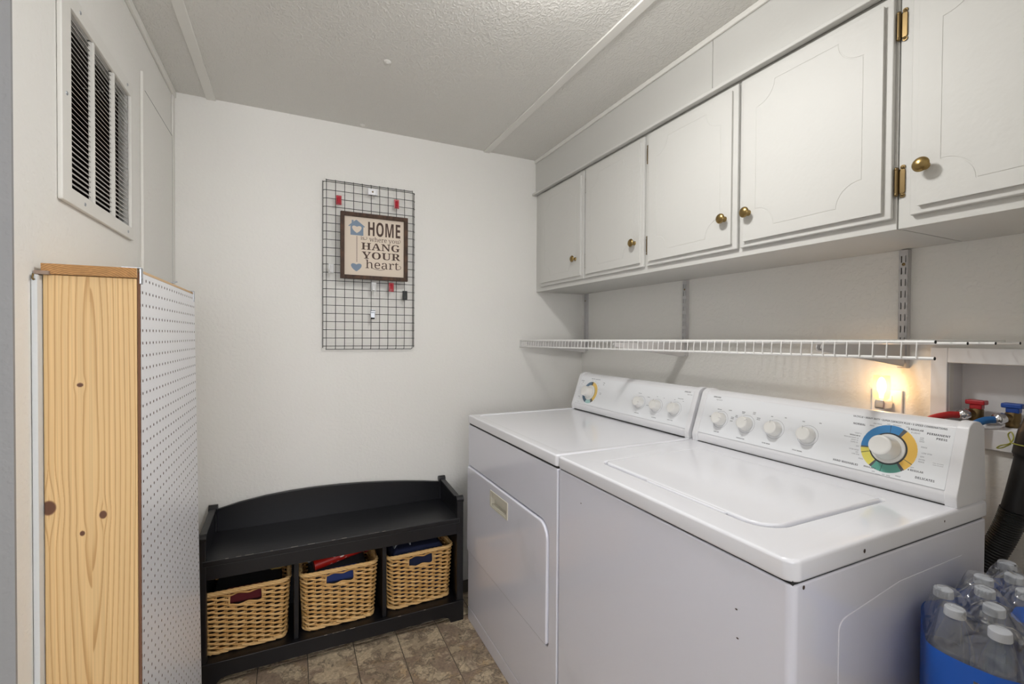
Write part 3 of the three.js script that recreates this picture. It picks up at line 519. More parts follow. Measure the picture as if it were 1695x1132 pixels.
// ───────────────────────── wicker baskets ─────────────────────────
const wick = [rgb(0.66, 0.39, 0.14), rgb(0.72, 0.46, 0.19), rgb(0.57, 0.32, 0.1)].map((c) => std({ color: c, roughness: 0.5, bumpMap: orange, bumpScale: 0.0003 }));
const stakeMat = std({ color: rgb(0.5, 0.3, 0.12), roughness: 0.6 });
const basketGeo = (() => {
  const Hh = 0.236, D = 0.245, N = 32, sets = [[], [], []], stakes = [];
  const dims = (y) => { const k = y / Hh; return { hx: lerp(0.133, 0.1465, k), hz: lerp(D / 2 - 0.008, D / 2, k), r: 0.03 }; };
  const at = (f, y, off) => {             // f in 0..1 around, from the middle of the back
    const { hx, hz, r } = dims(y), a = 2 * (hx - r), b = 2 * (hz - r), q = Math.PI * r / 2, P = 2 * a + 2 * b + 4 * q; let s = f * P;
    const segs = [[a / 2, 0], [q, 1], [b, 2], [q, 3], [a, 4], [q, 5], [b, 6], [q, 7], [a / 2, 8]];
    let k = 0; while (k < 8 && s > segs[k][0]) { s -= segs[k][0]; k++; }
    const arc = (cx, cz, a0) => { const t = a0 + s / r; return [cx + Math.cos(t) * (r + off), cz + Math.sin(t) * (r + off)]; };
    switch (k) {
      case 0: return [s, -hz - off]; case 1: return arc(hx - r, -hz + r, -Math.PI / 2); case 2: return [hx + off, -hz + r + s]; case 3: return arc(hx - r, hz - r, 0);
      case 4: return [hx - r - s, hz + off]; case 5: return arc(-hx + r, hz - r, Math.PI / 2); case 6: return [-hx - off, hz - r - s]; case 7: return arc(-hx + r, -hz + r, Math.PI); default: return [-hx + r + s, -hz - off];
    }
  };
  const holeY0 = 0.172, holeY1 = 0.213, holeX = 0.054;
  const rows = 25, y0 = 0.012, dy = (Hh - 0.022 - y0) / (rows - 1);
  for (let k = 0; k < rows; k++) {
    const yc = y0 + k * dy, inHole = yc > holeY0 && yc < holeY1; let run = [];
    const flush = () => { if (run.length > 3) sets[Math.floor(rnd() * 3)].push(tube(run, 0.0036 + rnd() * 0.0006, run.length * 2, 5)); run = []; };
    const per = 4, total = N * per;
    for (let i = 0; i <= total; i++) {
      const f = i / total, ph = Math.PI * (i / per) + Math.PI * k, off = 0.0032 * Math.cos(ph), y = yc + 0.0028 * Math.sin(ph) * (k % 2 ? 1 : 1) + (rnd() - 0.5) * 0.0014;
      const [x, z] = at(f, yc, off);
      if (inHole && Math.abs(x) < holeX && z > 0.05) { flush(); continue; }
      run.push(V(x, y, z));
    }
    flush();
  }
  for (let j = 0; j < N; j++) {
    const f = j / N; const [ax, az] = at(f, 0.004, 0), [bx_, bz] = at(f, Hh - 0.018, 0);
    if (Math.abs(ax) < holeX && az > 0.05) { const y1 = holeY0; const [cx, cz] = at(f, y1, 0); stakes.push(rod([ax, 0.004, az], [cx, y1, cz], 0.0026, 5)); }
    else stakes.push(rod([ax, 0.004, az], [bx_, Hh - 0.018, bz], 0.0026, 5));
  }
  const rim = [], foot = [], round = (list, y, off, r, amp, n, ph) => { const pts = []; for (let i = 0; i < n; i++) { const f = i / n, [x, z] = at(f, y, off + amp * Math.cos(ph + f * n * 1.3)); pts.push(V(x, y + amp * Math.sin(ph + f * n * 1.3), z)); } list.push(tube(pts, r, n * 2, 6, true)); };
  for (let q = 0; q < 4; q++) round(rim, Hh - 0.009, 0.001, 0.0042, 0.005, 64, q * Math.PI / 2);
  round(foot, 0.006, 0.003, 0.0042, 0.0025, 64, 0); round(foot, 0.008, 0.0005, 0.0042, 0.0025, 64, Math.PI);
  for (let j = 0; j < 18; j++) { const f = (j + 0.1) / 18, g = (j + 1.25) / 18, p = at(f, 0.002, 0.005), q = at((f + g) / 2, 0.004, 0.0068), s = at(g % 1, 0.014, 0.005); foot.push(tube([[p[0], 0.004, p[1]], [q[0], 0.0075, q[1]], [s[0], 0.0145, s[1]]], 0.0036, 6, 5)); }
  const edge = [tube([[-holeX, holeY1, D / 2 - 0.004], [-holeX, holeY0, D / 2 - 0.006], [-holeX + 0.006, holeY0 - 0.003, D / 2 - 0.004], [holeX - 0.006, holeY0 - 0.003, D / 2 - 0.004], [holeX, holeY0, D / 2 - 0.006], [holeX, holeY1, D / 2 - 0.004]], 0.0042, 40, 6)];
  const base = bx(-0.125, 0.125, 0.004, 0.008, -D / 2 + 0.02, D / 2 - 0.02);
  return { sets: sets.map(merge), stakes: merge(stakes), rim: merge(rim), foot: merge(foot), edge: merge(edge), base };
})();
function makeBasket() {
  const g = new THREE.Group(); g.name = numbered('wicker_basket');
  const add = (name, geo, mat, kind) => { const m = new THREE.Mesh(geo, mat); m.name = name; m.castShadow = m.receiveShadow = true; if (kind) m.userData.kind = kind; g.add(m); return m; };
  basketGeo.sets.forEach((s, i) => add('weave', s, wick[i], 'stuff'));
  add('stakes', basketGeo.stakes, stakeMat, 'stuff'); add('rim', basketGeo.rim, wick[1]); add('foot_border', basketGeo.foot, wick[1]); add('handle_edge', basketGeo.edge, wick[1]); add('base', basketGeo.base, stakeMat);
  return g;
}
const basket0 = makeBasket();
[[-1.678, 0.146, 0, 'woven wicker basket in the left cubby of the black bench', 0.089], [-1.345, 0.146, 0, 'woven wicker basket in the middle cubby, holding a red roll', 0.089], [-1.0145, 0.14, 0.03, 'woven wicker basket in the right cubby beside the dryer, holding navy cloth', 0.089]].forEach(([x, z, a, label, y], i) => {
  const b = i ? basket0.clone() : basket0; if (i) b.name = numbered('wicker_basket');
  b.position.set(x, y, z); b.rotation.y = a; b.userData = { label, category: 'basket', group: 'wicker baskets in the bench' }; scene.add(b);
});
// what lies in the baskets
function lump(w, h, d, s, folds = 6, amp = 0.012) {
  const g = new RoundedBoxGeometry(w, h, d, 6, Math.min(h / 2.1, 0.03)), p = g.attributes.position;
  for (let i = 0; i < p.count; i++) { const x = p.getX(i), y = p.getY(i), z = p.getZ(i), n = fbm(x / w + 0.5, z / d + 0.5 + y, folds, s, 3) - 0.5; p.setY(i, y + n * amp * 2); p.setX(i, x + n * amp * 0.6); p.setZ(i, z + (vnoise(x * 60, y * 60, 64, s) - 0.5) * amp * 0.5); }
  g.computeVertexNormals(); return boxUV(g);
}
const clothMat = (r, g, b) => phy({ color: rgb(r, g, b), roughness: 0.9, sheen: 0.3, sheenRoughness: 0.6, bumpMap: orange, bumpScale: 0.0006 });
function cloth(name, label, cat, pos, size, mat, s, amp) { const t = thing(name, label, cat, pos); part(t, 'folded_layer', lump(size[0], size[1], size[2], s, 6, amp).translate(pos[0], pos[1] + size[1] / 2, pos[2]), mat); return t; }
cloth('folded_cloth', 'dark crumpled cloth filling the left basket', 'cloth', [-1.678, 0.1, 0.13], [0.235, 0.19, 0.175], clothMat(0.02, 0.019, 0.022), 3, 0.01);
cloth('folded_cloth', 'dark red cloth seen through the handle of the left basket', 'cloth', [-1.678, 0.255, 0.237], [0.14, 0.056, 0.026], clothMat(0.11, 0.01, 0.015), 5, 0.004);
cloth('folded_cloth', 'small yellow cloth at the back of the left basket', 'cloth', [-1.58, 0.296, 0.1], [0.05, 0.03, 0.05], clothMat(0.3, 0.2, 0.05), 6, 0.006);
cloth('folded_cloth', 'blue cloth seen through the handle of the middle basket', 'cloth', [-1.345, 0.255, 0.236], [0.15, 0.056, 0.028], clothMat(0.02, 0.04, 0.16), 7, 0.004);
cloth('folded_cloth', 'dark grey cloth beneath the red roll in the middle basket', 'cloth', [-1.345, 0.1, 0.14], [0.23, 0.2, 0.19], clothMat(0.05, 0.05, 0.055), 8, 0.012);
cloth('folded_cloth', 'navy blue crumpled cloth filling the right basket', 'cloth', [-1.0145, 0.1, 0.14], [0.235, 0.225, 0.2], clothMat(0.012, 0.018, 0.055), 9, 0.016);
{
  const t = thing('fabric_strap', 'pale grey strap lying on the navy cloth in the right basket', 'strap', [-1.08, 0.335, 0.2]);
  part(t, 'band', slabZ((() => { const s = new THREE.Shape(); s.moveTo(-1.115, 0.33); s.quadraticCurveTo(-1.095, 0.366, -1.07, 0.362); s.quadraticCurveTo(-1.055, 0.36, -1.05, 0.335); s.lineTo(-1.044, 0.337); s.quadraticCurveTo(-1.05, 0.365, -1.068, 0.367); s.quadraticCurveTo(-1.1, 0.372, -1.12, 0.333); s.closePath(); return s; })(), 0.185, 0.215, 0.0006), clothMat(0.2, 0.21, 0.23));
}
{
  const t = thing('wrapping_roll', 'red roll with white spots lying in the middle basket', 'roll', [-1.34, 0.335, 0.19]);
  const spots = canvasTex(512, 256, (c, w, h) => { c.fillStyle = '#a81c12'; c.fillRect(0, 0, w, h); c.fillStyle = '#e8dcd8'; for (let i = 0; i < 34; i++) { c.beginPath(); c.arc(rnd() * w, rnd() * h * 0.75, 5 + rnd() * 9, 0, 7); c.fill(); } });
  const g = new THREE.CylinderGeometry(0.017, 0.021, 0.21, 24, 4).rotateZ(-Math.PI / 2); g.rotateZ(0.12).rotateY(0.16).translate(-1.338, 0.335, 0.19);
  part(t, 'roll_paper', g, std({ map: spots, roughness: 0.35 }));
  part(t, 'roll_end', lathe([[0.0001, 0.012], [0.012, 0.012], [0.022, 0.004], [0.023, -0.012], [0.018, -0.016]], 20).rotateZ(-Math.PI / 2).rotateZ(0.12).rotateY(0.16).translate(-1.229, 0.348, 0.172), M.redPlastic);
  const n = thing('newspaper', 'folded newspaper lying behind the red roll in the middle basket', 'newspaper', [-1.37, 0.31, 0.13]);
  const print = canvasTex(256, 256, (c, w, h) => { c.fillStyle = '#8f8b85'; c.fillRect(0, 0, w, h); c.fillStyle = '#3c3a38'; for (let y = 10; y < h; y += 9) for (let x = 8; x < w; x += 60) c.fillRect(x, y, 48 - rnd() * 14, 3); });
  for (const [dx, dy, a] of [[0, 0, 0.1], [0.01, 0.008, 0.22]]) part(n, 'sheet', new RoundedBoxGeometry(0.2, 0.005, 0.1, 1, 0.002).rotateZ(a).rotateX(-0.12).translate(-1.375 + dx, 0.318 + dy, 0.09), std({ map: print, roughness: 0.9 }));
}

// ───────────────────────── pegboard stand ─────────────────────────
const pine = dataTex(256, 1024, (u, v) => {
  const x = u * 0.14, y = v * 1.4; let X = x + 0.003 * (fbm(u, v, 4, 71, 3) - 0.5);
  let dark = 0;
  for (const [kx, ky, rx, ry] of [[0.006, 0.94, 0.011, 0.014], [0.085, 0.915, 0.006, 0.008], [0.054, 0.884, 0.004, 0.005], [0.052, 1.168, 0.005, 0.004]]) {
    const dx = x - kx, dy = y - ky, q = (dx / rx) ** 2 + (dy / ry) ** 2;
    X += Math.sign(dx || 1) * rx * 0.9 * Math.exp(-((dx / (rx * 2.2)) ** 2) - (dy / (ry * 3.2)) ** 2) * -1; dark = Math.max(dark, 1 - sstep(0.6, 1.2, q));
  }
  const d = 0.017 + 0.012 * Math.sin(v * 5.3 + 0.6) + 0.008 * fbm(u * 0.2, v, 6, 77, 2), dxc = X - 0.068, rr = Math.sqrt(dxc * dxc + d * d) + 0.0025 * (fbm(u * 0.6, v * 0.5, 8, 78, 3) - 0.5), ring = rr / (dxc < 0 ? 0.0094 : 0.0076) + (dxc < 0 ? 0.2 : 0), f = ring - Math.floor(ring);
  const late = sstep(0.5, 0.95, f) ** 2 * (1 - sstep(0.96, 1.0, f)), fib = fbm(u * 1.0, v * 0.06, 96, 79, 2);
  let c = [0.845, 0.71, 0.505]; c = c.map((q, i) => q * (1 - late * [0.13, 0.19, 0.27][i]) * (0.94 + 0.12 * fib));
  return c.map((q, i) => lerp(q, [0.33, 0.19, 0.12][i], dark * 0.9));
}, true, 0.14, 1.4);
const endGrain = dataTex(256, 128, (u, v) => { const r = Math.hypot((u - 0.45) * 0.14, (v + 1.2) * 0.05) / 0.0042, f = r - Math.floor(r), n = fbm(u, v, 24, 83, 3), g = Math.exp(-(((v - 0.78) / 0.12) ** 2)) * sstep(0.25, 0.4, u) * (1 - sstep(0.75, 0.85, u)) * sstep(0.4, 0.6, n) * 0.7; const k = (0.72 + 0.2 * n) * (1 - 0.25 * sstep(0.5, 1, f)); return [lerp(0.86 * k, 0.33, g), lerp(0.64 * k, 0.3, g), lerp(0.4 * k, 0.17, g)]; }, true, 0.14, 0.042);
const pineMat = std({ map: pine, roughness: 0.6 }), endMat = std({ map: endGrain, roughness: 0.85 }), plainPine = std({ color: rgb(0.66, 0.46, 0.26), roughness: 0.7 });
{
  const X0 = -1.9375, X1 = -1.7985, ZF = 1.103, t = thing('pegboard_stand', 'tall pine and white pegboard stand against the left wall', 'pegboard', [(X0 + X1) / 2, 0, 0.82]);
  const pg = bx(X0, X1, 0, 1.3755, ZF - 0.038, ZF, 0.002), uv = pg.attributes.uv, p = pg.attributes.position;
  for (let i = 0; i < p.count; i++) uv.setXY(i, p.getX(i) - X0, p.getY(i));
  part(t, 'plank', pg, pineMat, t, { label: 'pine plank with knots' });
  part(t, 'rear_plank', bx(X0, X1, 0, 1.36, 0.52, 0.558, 0.002), plainPine);
  const cg = bx(X0 - 0.001, X1 + 0.001, 1.3765, 1.396, 0.523, ZF + 0.003, 0.002), eg = bx(X0 - 0.001, X1 + 0.001, 1.3767, 1.3958, ZF + 0.0025, ZF + 0.0045, 0.0009), cuv = eg.attributes.uv, cp = eg.attributes.position;
  for (let i = 0; i < cp.count; i++) cuv.setXY(i, cp.getX(i) - X0, (cp.getY(i) - 1.3765));
  const cap = part(t, 'cap_board', cg, plainPine, t, { label: 'rough sawn board lying on top' }); part(t, 'end_grain', eg, endMat, cap);
  // pegboard: one-inch grid of round holes, real holes through the sheet
  const P = 0.0254, cols = 22, rows = 54, r = 0.0033, th = 0.0045, pos = [], nor = [], hp = [], hn = [], q = 8, zr = ZF - 0.003, yTop = 1.3875;
  const xs = X1 + 0.0055;
  const pushTri = (a, b, c, n, P_ = pos, N_ = nor) => { for (const v of [a, b, c]) P_.push(...v); for (let i = 0; i < 3; i++) N_.push(...n); };
  for (let i = 0; i < cols; i++) for (let j = 0; j < rows; j++) {
    const z1 = zr - i * P, z0 = z1 - P, y1 = yTop - j * P, y0 = y1 - P, cy = (y0 + y1) / 2, cz = (z0 + z1) / 2;
    for (let k = 0; k < q; k++) {
      const a = (k / q) * Math.PI * 2 + Math.PI / 8, b = ((k + 1) / q) * Math.PI * 2 + Math.PI / 8, sq = (t_) => { const c = Math.cos(t_), s = Math.sin(t_), m = Math.max(Math.abs(c), Math.abs(s)); return [cy + (P / 2) * s / m, cz + (P / 2) * c / m]; };
      const ha = [cy + r * Math.sin(a), cz + r * Math.cos(a)], hb = [cy + r * Math.sin(b), cz + r * Math.cos(b)], oa = sq(a), ob = sq(b);
      const corner = k % 2 === 0 ? sq((a + b) / 2) : null;
      for (const [x, nx] of [[xs, 1], [xs - th, -1]]) {
        const T = (A, B, C) => (nx > 0 ? pushTri([x, ...A], [x, ...C], [x, ...B], [1, 0, 0]) : pushTri([x, ...A], [x, ...B], [x, ...C], [-1, 0, 0]));
        if (corner) { T(ha, oa, corner); T(ha, corner, hb); T(hb, corner, ob); } else { T(ha, oa, ob); T(ha, ob, hb); }
      }
      const n = [0, -Math.sin((a + b) / 2), -Math.cos((a + b) / 2)];
      pushTri([xs, ...ha], [xs - th, ...hb], [xs, ...hb], n, hp, hn); pushTri([xs, ...ha], [xs - th, ...ha], [xs - th, ...hb], n, hp, hn);
    }
  }
  const g = new THREE.BufferGeometry(); g.setAttribute('position', new THREE.Float32BufferAttribute(pos, 3)); g.setAttribute('normal', new THREE.Float32BufferAttribute(nor, 3)); boxUV(g);
  // the sheet stands off a little at its lower rear corner
  const lean = (q) => { const a = q.attributes.position; for (let i = 0; i < a.count; i++) a.setX(i, a.getX(i) + 0.018 * (1 - a.getY(i) / yTop) * Math.max(0, Math.min(1, (zr - a.getZ(i)) / (cols * P)))); return q; };
  const hg = new THREE.BufferGeometry(); hg.setAttribute('position', new THREE.Float32BufferAttribute(hp, 3)); hg.setAttribute('normal', new THREE.Float32BufferAttribute(hn, 3)); boxUV(hg);
  part(t, 'pegboard', lean(g), std({ color: rgb(0.84, 0.84, 0.86), roughness: 0.3 }), t, { label: 'white perforated hardboard' });
  part(t, 'hole_walls', lean(hg), std({ color: rgb(0.1, 0.05, 0.03), roughness: 0.9 }), t, { kind: 'stuff' });
  part(t, 'pegboard_edge', lean(merge([bx(xs - th, xs - 0.0003, yTop - rows * P, yTop, zr, zr + 0.0022), bx(xs - th, xs - 0.0003, yTop, yTop + 0.0006, zr - cols * P, zr), bx(xs - th, xs - 0.0003, yTop - rows * P, yTop, zr - cols * P - 0.0006, zr - cols * P)])), std({ color: rgb(0.16, 0.075, 0.04), roughness: 0.85 }), t, { label: 'bare brown hardboard edge' });
  for (const z of [ZF - 0.006, zr - cols * P + 0.012]) part(t, 'corner_bracket', merge([bx(xs - 0.001, xs + 0.0018, yTop - 0.022, yTop + 0.008, z - 0.007, z + 0.007, 0.0006), bx(xs - 0.03, xs + 0.0015, yTop + 0.0085, yTop + 0.0105, z - 0.007, z + 0.007, 0.0006), lathe([[0.0001, 0.0015], [0.003, 0.001], [0.0035, 0]], 10).rotateZ(-Math.PI / 2).translate(xs + 0.0018, yTop - 0.011, z)]), M.zinc);
  part(t, 'white_board', bx(W + 0.001, X0 - 0.001, 0, 1.3735, 0.52, 1.12, 0.001), std({ color: rgb(0.66, 0.68, 0.69), roughness: 0.6, bumpMap: orange, bumpScale: 0.0004 }), t, { label: 'white painted board against the wall' });
  part(t, 'shim', bx(W + 0.002, X0 + 0.012, 1.3745, 1.3815, 1.098, 1.114, 0.001), std({ color: rgb(0.3, 0.22, 0.17), roughness: 0.8 }));
  part(t, 'hook', tube([[-1.9435, 1.374, 1.121], [-1.9435, 1.366, 1.1235], [-1.941, 1.363, 1.1235]], 0.0016, 10, 6), M.oldBrass);
  part(t, 'nail', rod([-1.83, 1.391, 0.8], [-1.79, 1.402, 0.79], 0.0017, 8), M.zinc);
}

// ───────────────────────── air vent in the left wall ─────────────────────────
{
  const z0 = 0.548, z1 = 1.012, y0 = 1.538, y1 = 1.985, oz0 = 0.567, oz1 = 0.966, oy0 = 1.573, oy1 = 1.949;
  const t = thing('air_vent', 'large white louvred return air grille high on the left wall', 'vent', [W, y0, (z0 + z1) / 2]);
  const s = roundRect(z0, z1, y0, y1, 0.004); s.holes.push(roundRect(oz0, oz1, oy0, oy1, 0, new THREE.Path()));
  part(t, 'frame', slabX(s, W + 0.0005, W + 0.009, 0.002), M.ventPaint);
  part(t, 'duct', merge([bx(W - 0.18, W - 0.17, oy0 - 0.02, oy1 + 0.02, oz0 - 0.02, oz1 + 0.02), bx(W - 0.171, W - 0.1, oy0 - 0.02, oy0 - 0.004, oz0 - 0.02, oz1 + 0.02), bx(W - 0.171, W - 0.1, oy1 + 0.004, oy1 + 0.02, oz0 - 0.02, oz1 + 0.02), bx(W - 0.171, W - 0.1, oy0 - 0.01, oy1 + 0.01, oz0 - 0.02, oz0 - 0.006), bx(W - 0.171, W - 0.1, oy0 - 0.01, oy1 + 0.01, oz1 + 0.003, oz1 + 0.02)]), M.ventDark);
  part(t, 'liner', merge([bx(W - 0.101, W - 0.022, oy0 - 0.003, oy0 - 0.0005, oz0, oz1), bx(W - 0.101, W - 0.022, oy1 + 0.0005, oy1 + 0.003, oz0, oz1), bx(W - 0.101, W - 0.022, oy0, oy1, oz0 - 0.005, oz0 - 0.003), bx(W - 0.101, W - 0.022, oy0, oy1, oz1 + 0.0003, oz1 + 0.002)]), M.ventDark);
  const d = [0.695, 0.833];
  for (const z of d) part(t, 'divider', bx(W - 0.004, W + 0.006, oy0, oy1, z - 0.005, z + 0.005, 0.001), M.ventPaint);
  const cells = [[oz0, d[0] - 0.005], [d[0] + 0.005, d[1] - 0.005], [d[1] + 0.005, oz1]], n = 32;
  cells.forEach(([a, b]) => {
    const g = new THREE.BoxGeometry(0.0125, 0.001, b - a - 0.0006).rotateZ(-0.86);
    for (let k = 0; k < n; k++) partAt(t, 'louver', g, M.louver, [W - 0.0035, oy0 + 0.006 + k * (oy1 - oy0 - 0.012) / (n - 1), (a + b) / 2]);
  });
  for (const [y, z] of [[1.967, 0.6], [1.967, 0.92], [1.555, 0.6], [1.555, 0.9], [1.76, 0.99]]) partAt(t, 'screw', lathe([[0.0001, 0.002], [0.003, 0.0016], [0.0045, 0]], 12).rotateZ(-Math.PI / 2), M.zinc, [W + 0.009, y, z]);
}

// ───────────────────────── wire grid, clips and sign on the back wall ─────────────────────────
{
  const cx = -1.192, P = 0.0384, zf = 0.036, zb = 0.012, yB = 1.2105, yT = 1.9535, t = thing('wire_grid', 'black wire grid panel mounted on the back wall behind the sign', 'wire grid', [cx, yB, zb]);
  const hw = 5 * P, eL = cx - hw - 0.012, eR = cx + hw + 0.012, rows = 21, dy = (yT - 0.004 - yB - 0.008) / (rows - 1);
  const hG = tube([[-hw - 0.013, 0, zb], [-hw - 0.012, 0, zf - 0.008], [-hw - 0.006, 0, zf - 0.001], [-hw, 0, zf], [0, 0, zf], [hw, 0, zf], [hw + 0.006, 0, zf - 0.001], [hw + 0.012, 0, zf - 0.008], [hw + 0.013, 0, zb]], 0.0015, 40, 5);
  for (let k = 0; k < rows; k++) { const m = partAt(t, 'horizontal_wire', hG, M.blackWire, [cx, yB + 0.006 + k * dy, 0]); m.position.z = -zb; }
  const hh = (yT - yB) / 2, vG = tube([[0, -hh - 0.009, zb], [0, -hh - 0.008, zf - 0.008], [0, -hh - 0.003, zf + 0.001], [0, -hh + 0.004, zf + 0.0022], [0, hh - 0.004, zf + 0.0022], [0, hh + 0.003, zf + 0.001], [0, hh + 0.008, zf - 0.008], [0, hh + 0.009, zb]], 0.0015, 34, 5);
  for (let k = -5; k <= 5; k++) { const m = partAt(t, 'vertical_wire', vG, M.blackWire, [cx + k * P, (yT + yB) / 2, 0]); m.position.z = -zb; }
  for (const x of [eL - 0.001, eR + 0.001]) part(t, 'edge_wire', rod([x, yB - 0.002, zb], [x, yT + 0.003, zb], 0.0017, 6), M.blackWire);
  for (const y of [yB - 0.009, yT + 0.009]) part(t, 'edge_wire', rod([eL + 0.012, y, zb], [eR - 0.012, y, zb], 0.0017, 6), M.blackWire);
}
function gridClip(label, x, y, mat, kind = 'hook') {
  const z = 0.0385, t = thing('grid_clip', label, 'clip', [x, y, z]);
  if (kind === 'mount') {
    part(t, 'plate', merge([bx(x - 0.02, x + 0.02, y - 0.014, y + 0.014, z - 0.004, z + 0.006, 0.003), bx(x - 0.0215, x - 0.0145, y - 0.015, y + 0.015, z - 0.004, z + 0.01, 0.002), bx(x + 0.0145, x + 0.0215, y - 0.015, y + 0.015, z - 0.004, z + 0.01, 0.002)]), mat);
    part(t, 'screw', lathe([[0.0001, 0.002], [0.003, 0.0016], [0.004, 0]], 12).rotateX(Math.PI / 2).translate(x, y, z + 0.006), M.oldBrass); return;
  }
  if (kind === 'spring') {
    part(t, 'clamp', merge([bx(x - 0.011, x + 0.011, y - 0.004, y + 0.02, z - 0.002, z + 0.001, 0.001), bx(x - 0.009, x + 0.009, y - 0.018, y + 0.006, z + 0.004, z + 0.0065, 0.001), new THREE.CylinderGeometry(0.009, 0.009, 0.02, 18, 1, true, 0, Math.PI * 1.4).rotateZ(Math.PI / 2).translate(x, y + 0.008, z + 0.006)]), mat);
    part(t, 'jaw', bx(x - 0.008, x + 0.008, y - 0.024, y - 0.017, z + 0.001, z + 0.008, 0.002), M.darkGap); return;
  }
  const s = roundRect(x - 0.0115, x + 0.0115, y - 0.021, y + 0.021, 0.002);
  part(t, 'plate', slabZ(s, z - 0.001, z + 0.003, 0.001), mat);
  part(t, 'wedge', new THREE.BufferGeometry().copy(merge([slabX((() => { const q = new THREE.Shape(); q.moveTo(z + 0.003, y + 0.014); q.lineTo(z + 0.012, y - 0.012); q.lineTo(z + 0.012, y - 0.017); q.lineTo(z + 0.003, y - 0.018); q.closePath(); return q; })(), x - 0.0065, x + 0.0065, 0.001)])), mat);
}
const clearWhite = phy({ color: rgb(0.8, 0.8, 0.79), roughness: 0.25, transmission: 0.25, thickness: 0 }), clipRed = phy({ color: rgb(0.4, 0.006, 0.022), roughness: 0.18, clearcoat: 0.6 });
gridClip('white two-eared mount with a screw at the top centre of the wire grid', -1.186, 1.926, M.plasticWhite, 'mount');
gridClip('red plastic clip above the left side of the framed sign', -1.332, 1.87, clipRed);
gridClip('red plastic clip above the right side of the framed sign', -1.076, 1.885, clipRed);
gridClip('red plastic clip just below the framed sign', -1.1, 1.492, clipRed);
gridClip('clear white plastic clip left of the framed sign', -1.364, 1.562, clearWhite);
gridClip('clear white plastic clip hanging below the middle of the framed sign', -1.18, 1.49, clearWhite);
gridClip('black plastic clip at the lower right of the framed sign', -1.036, 1.457, std({ color: rgb(0.02, 0.022, 0.022), roughness: 0.25 }));
gridClip('chrome spring clip alone on the lower part of the wire grid', -1.184, 1.365, M.zinc, 'spring');
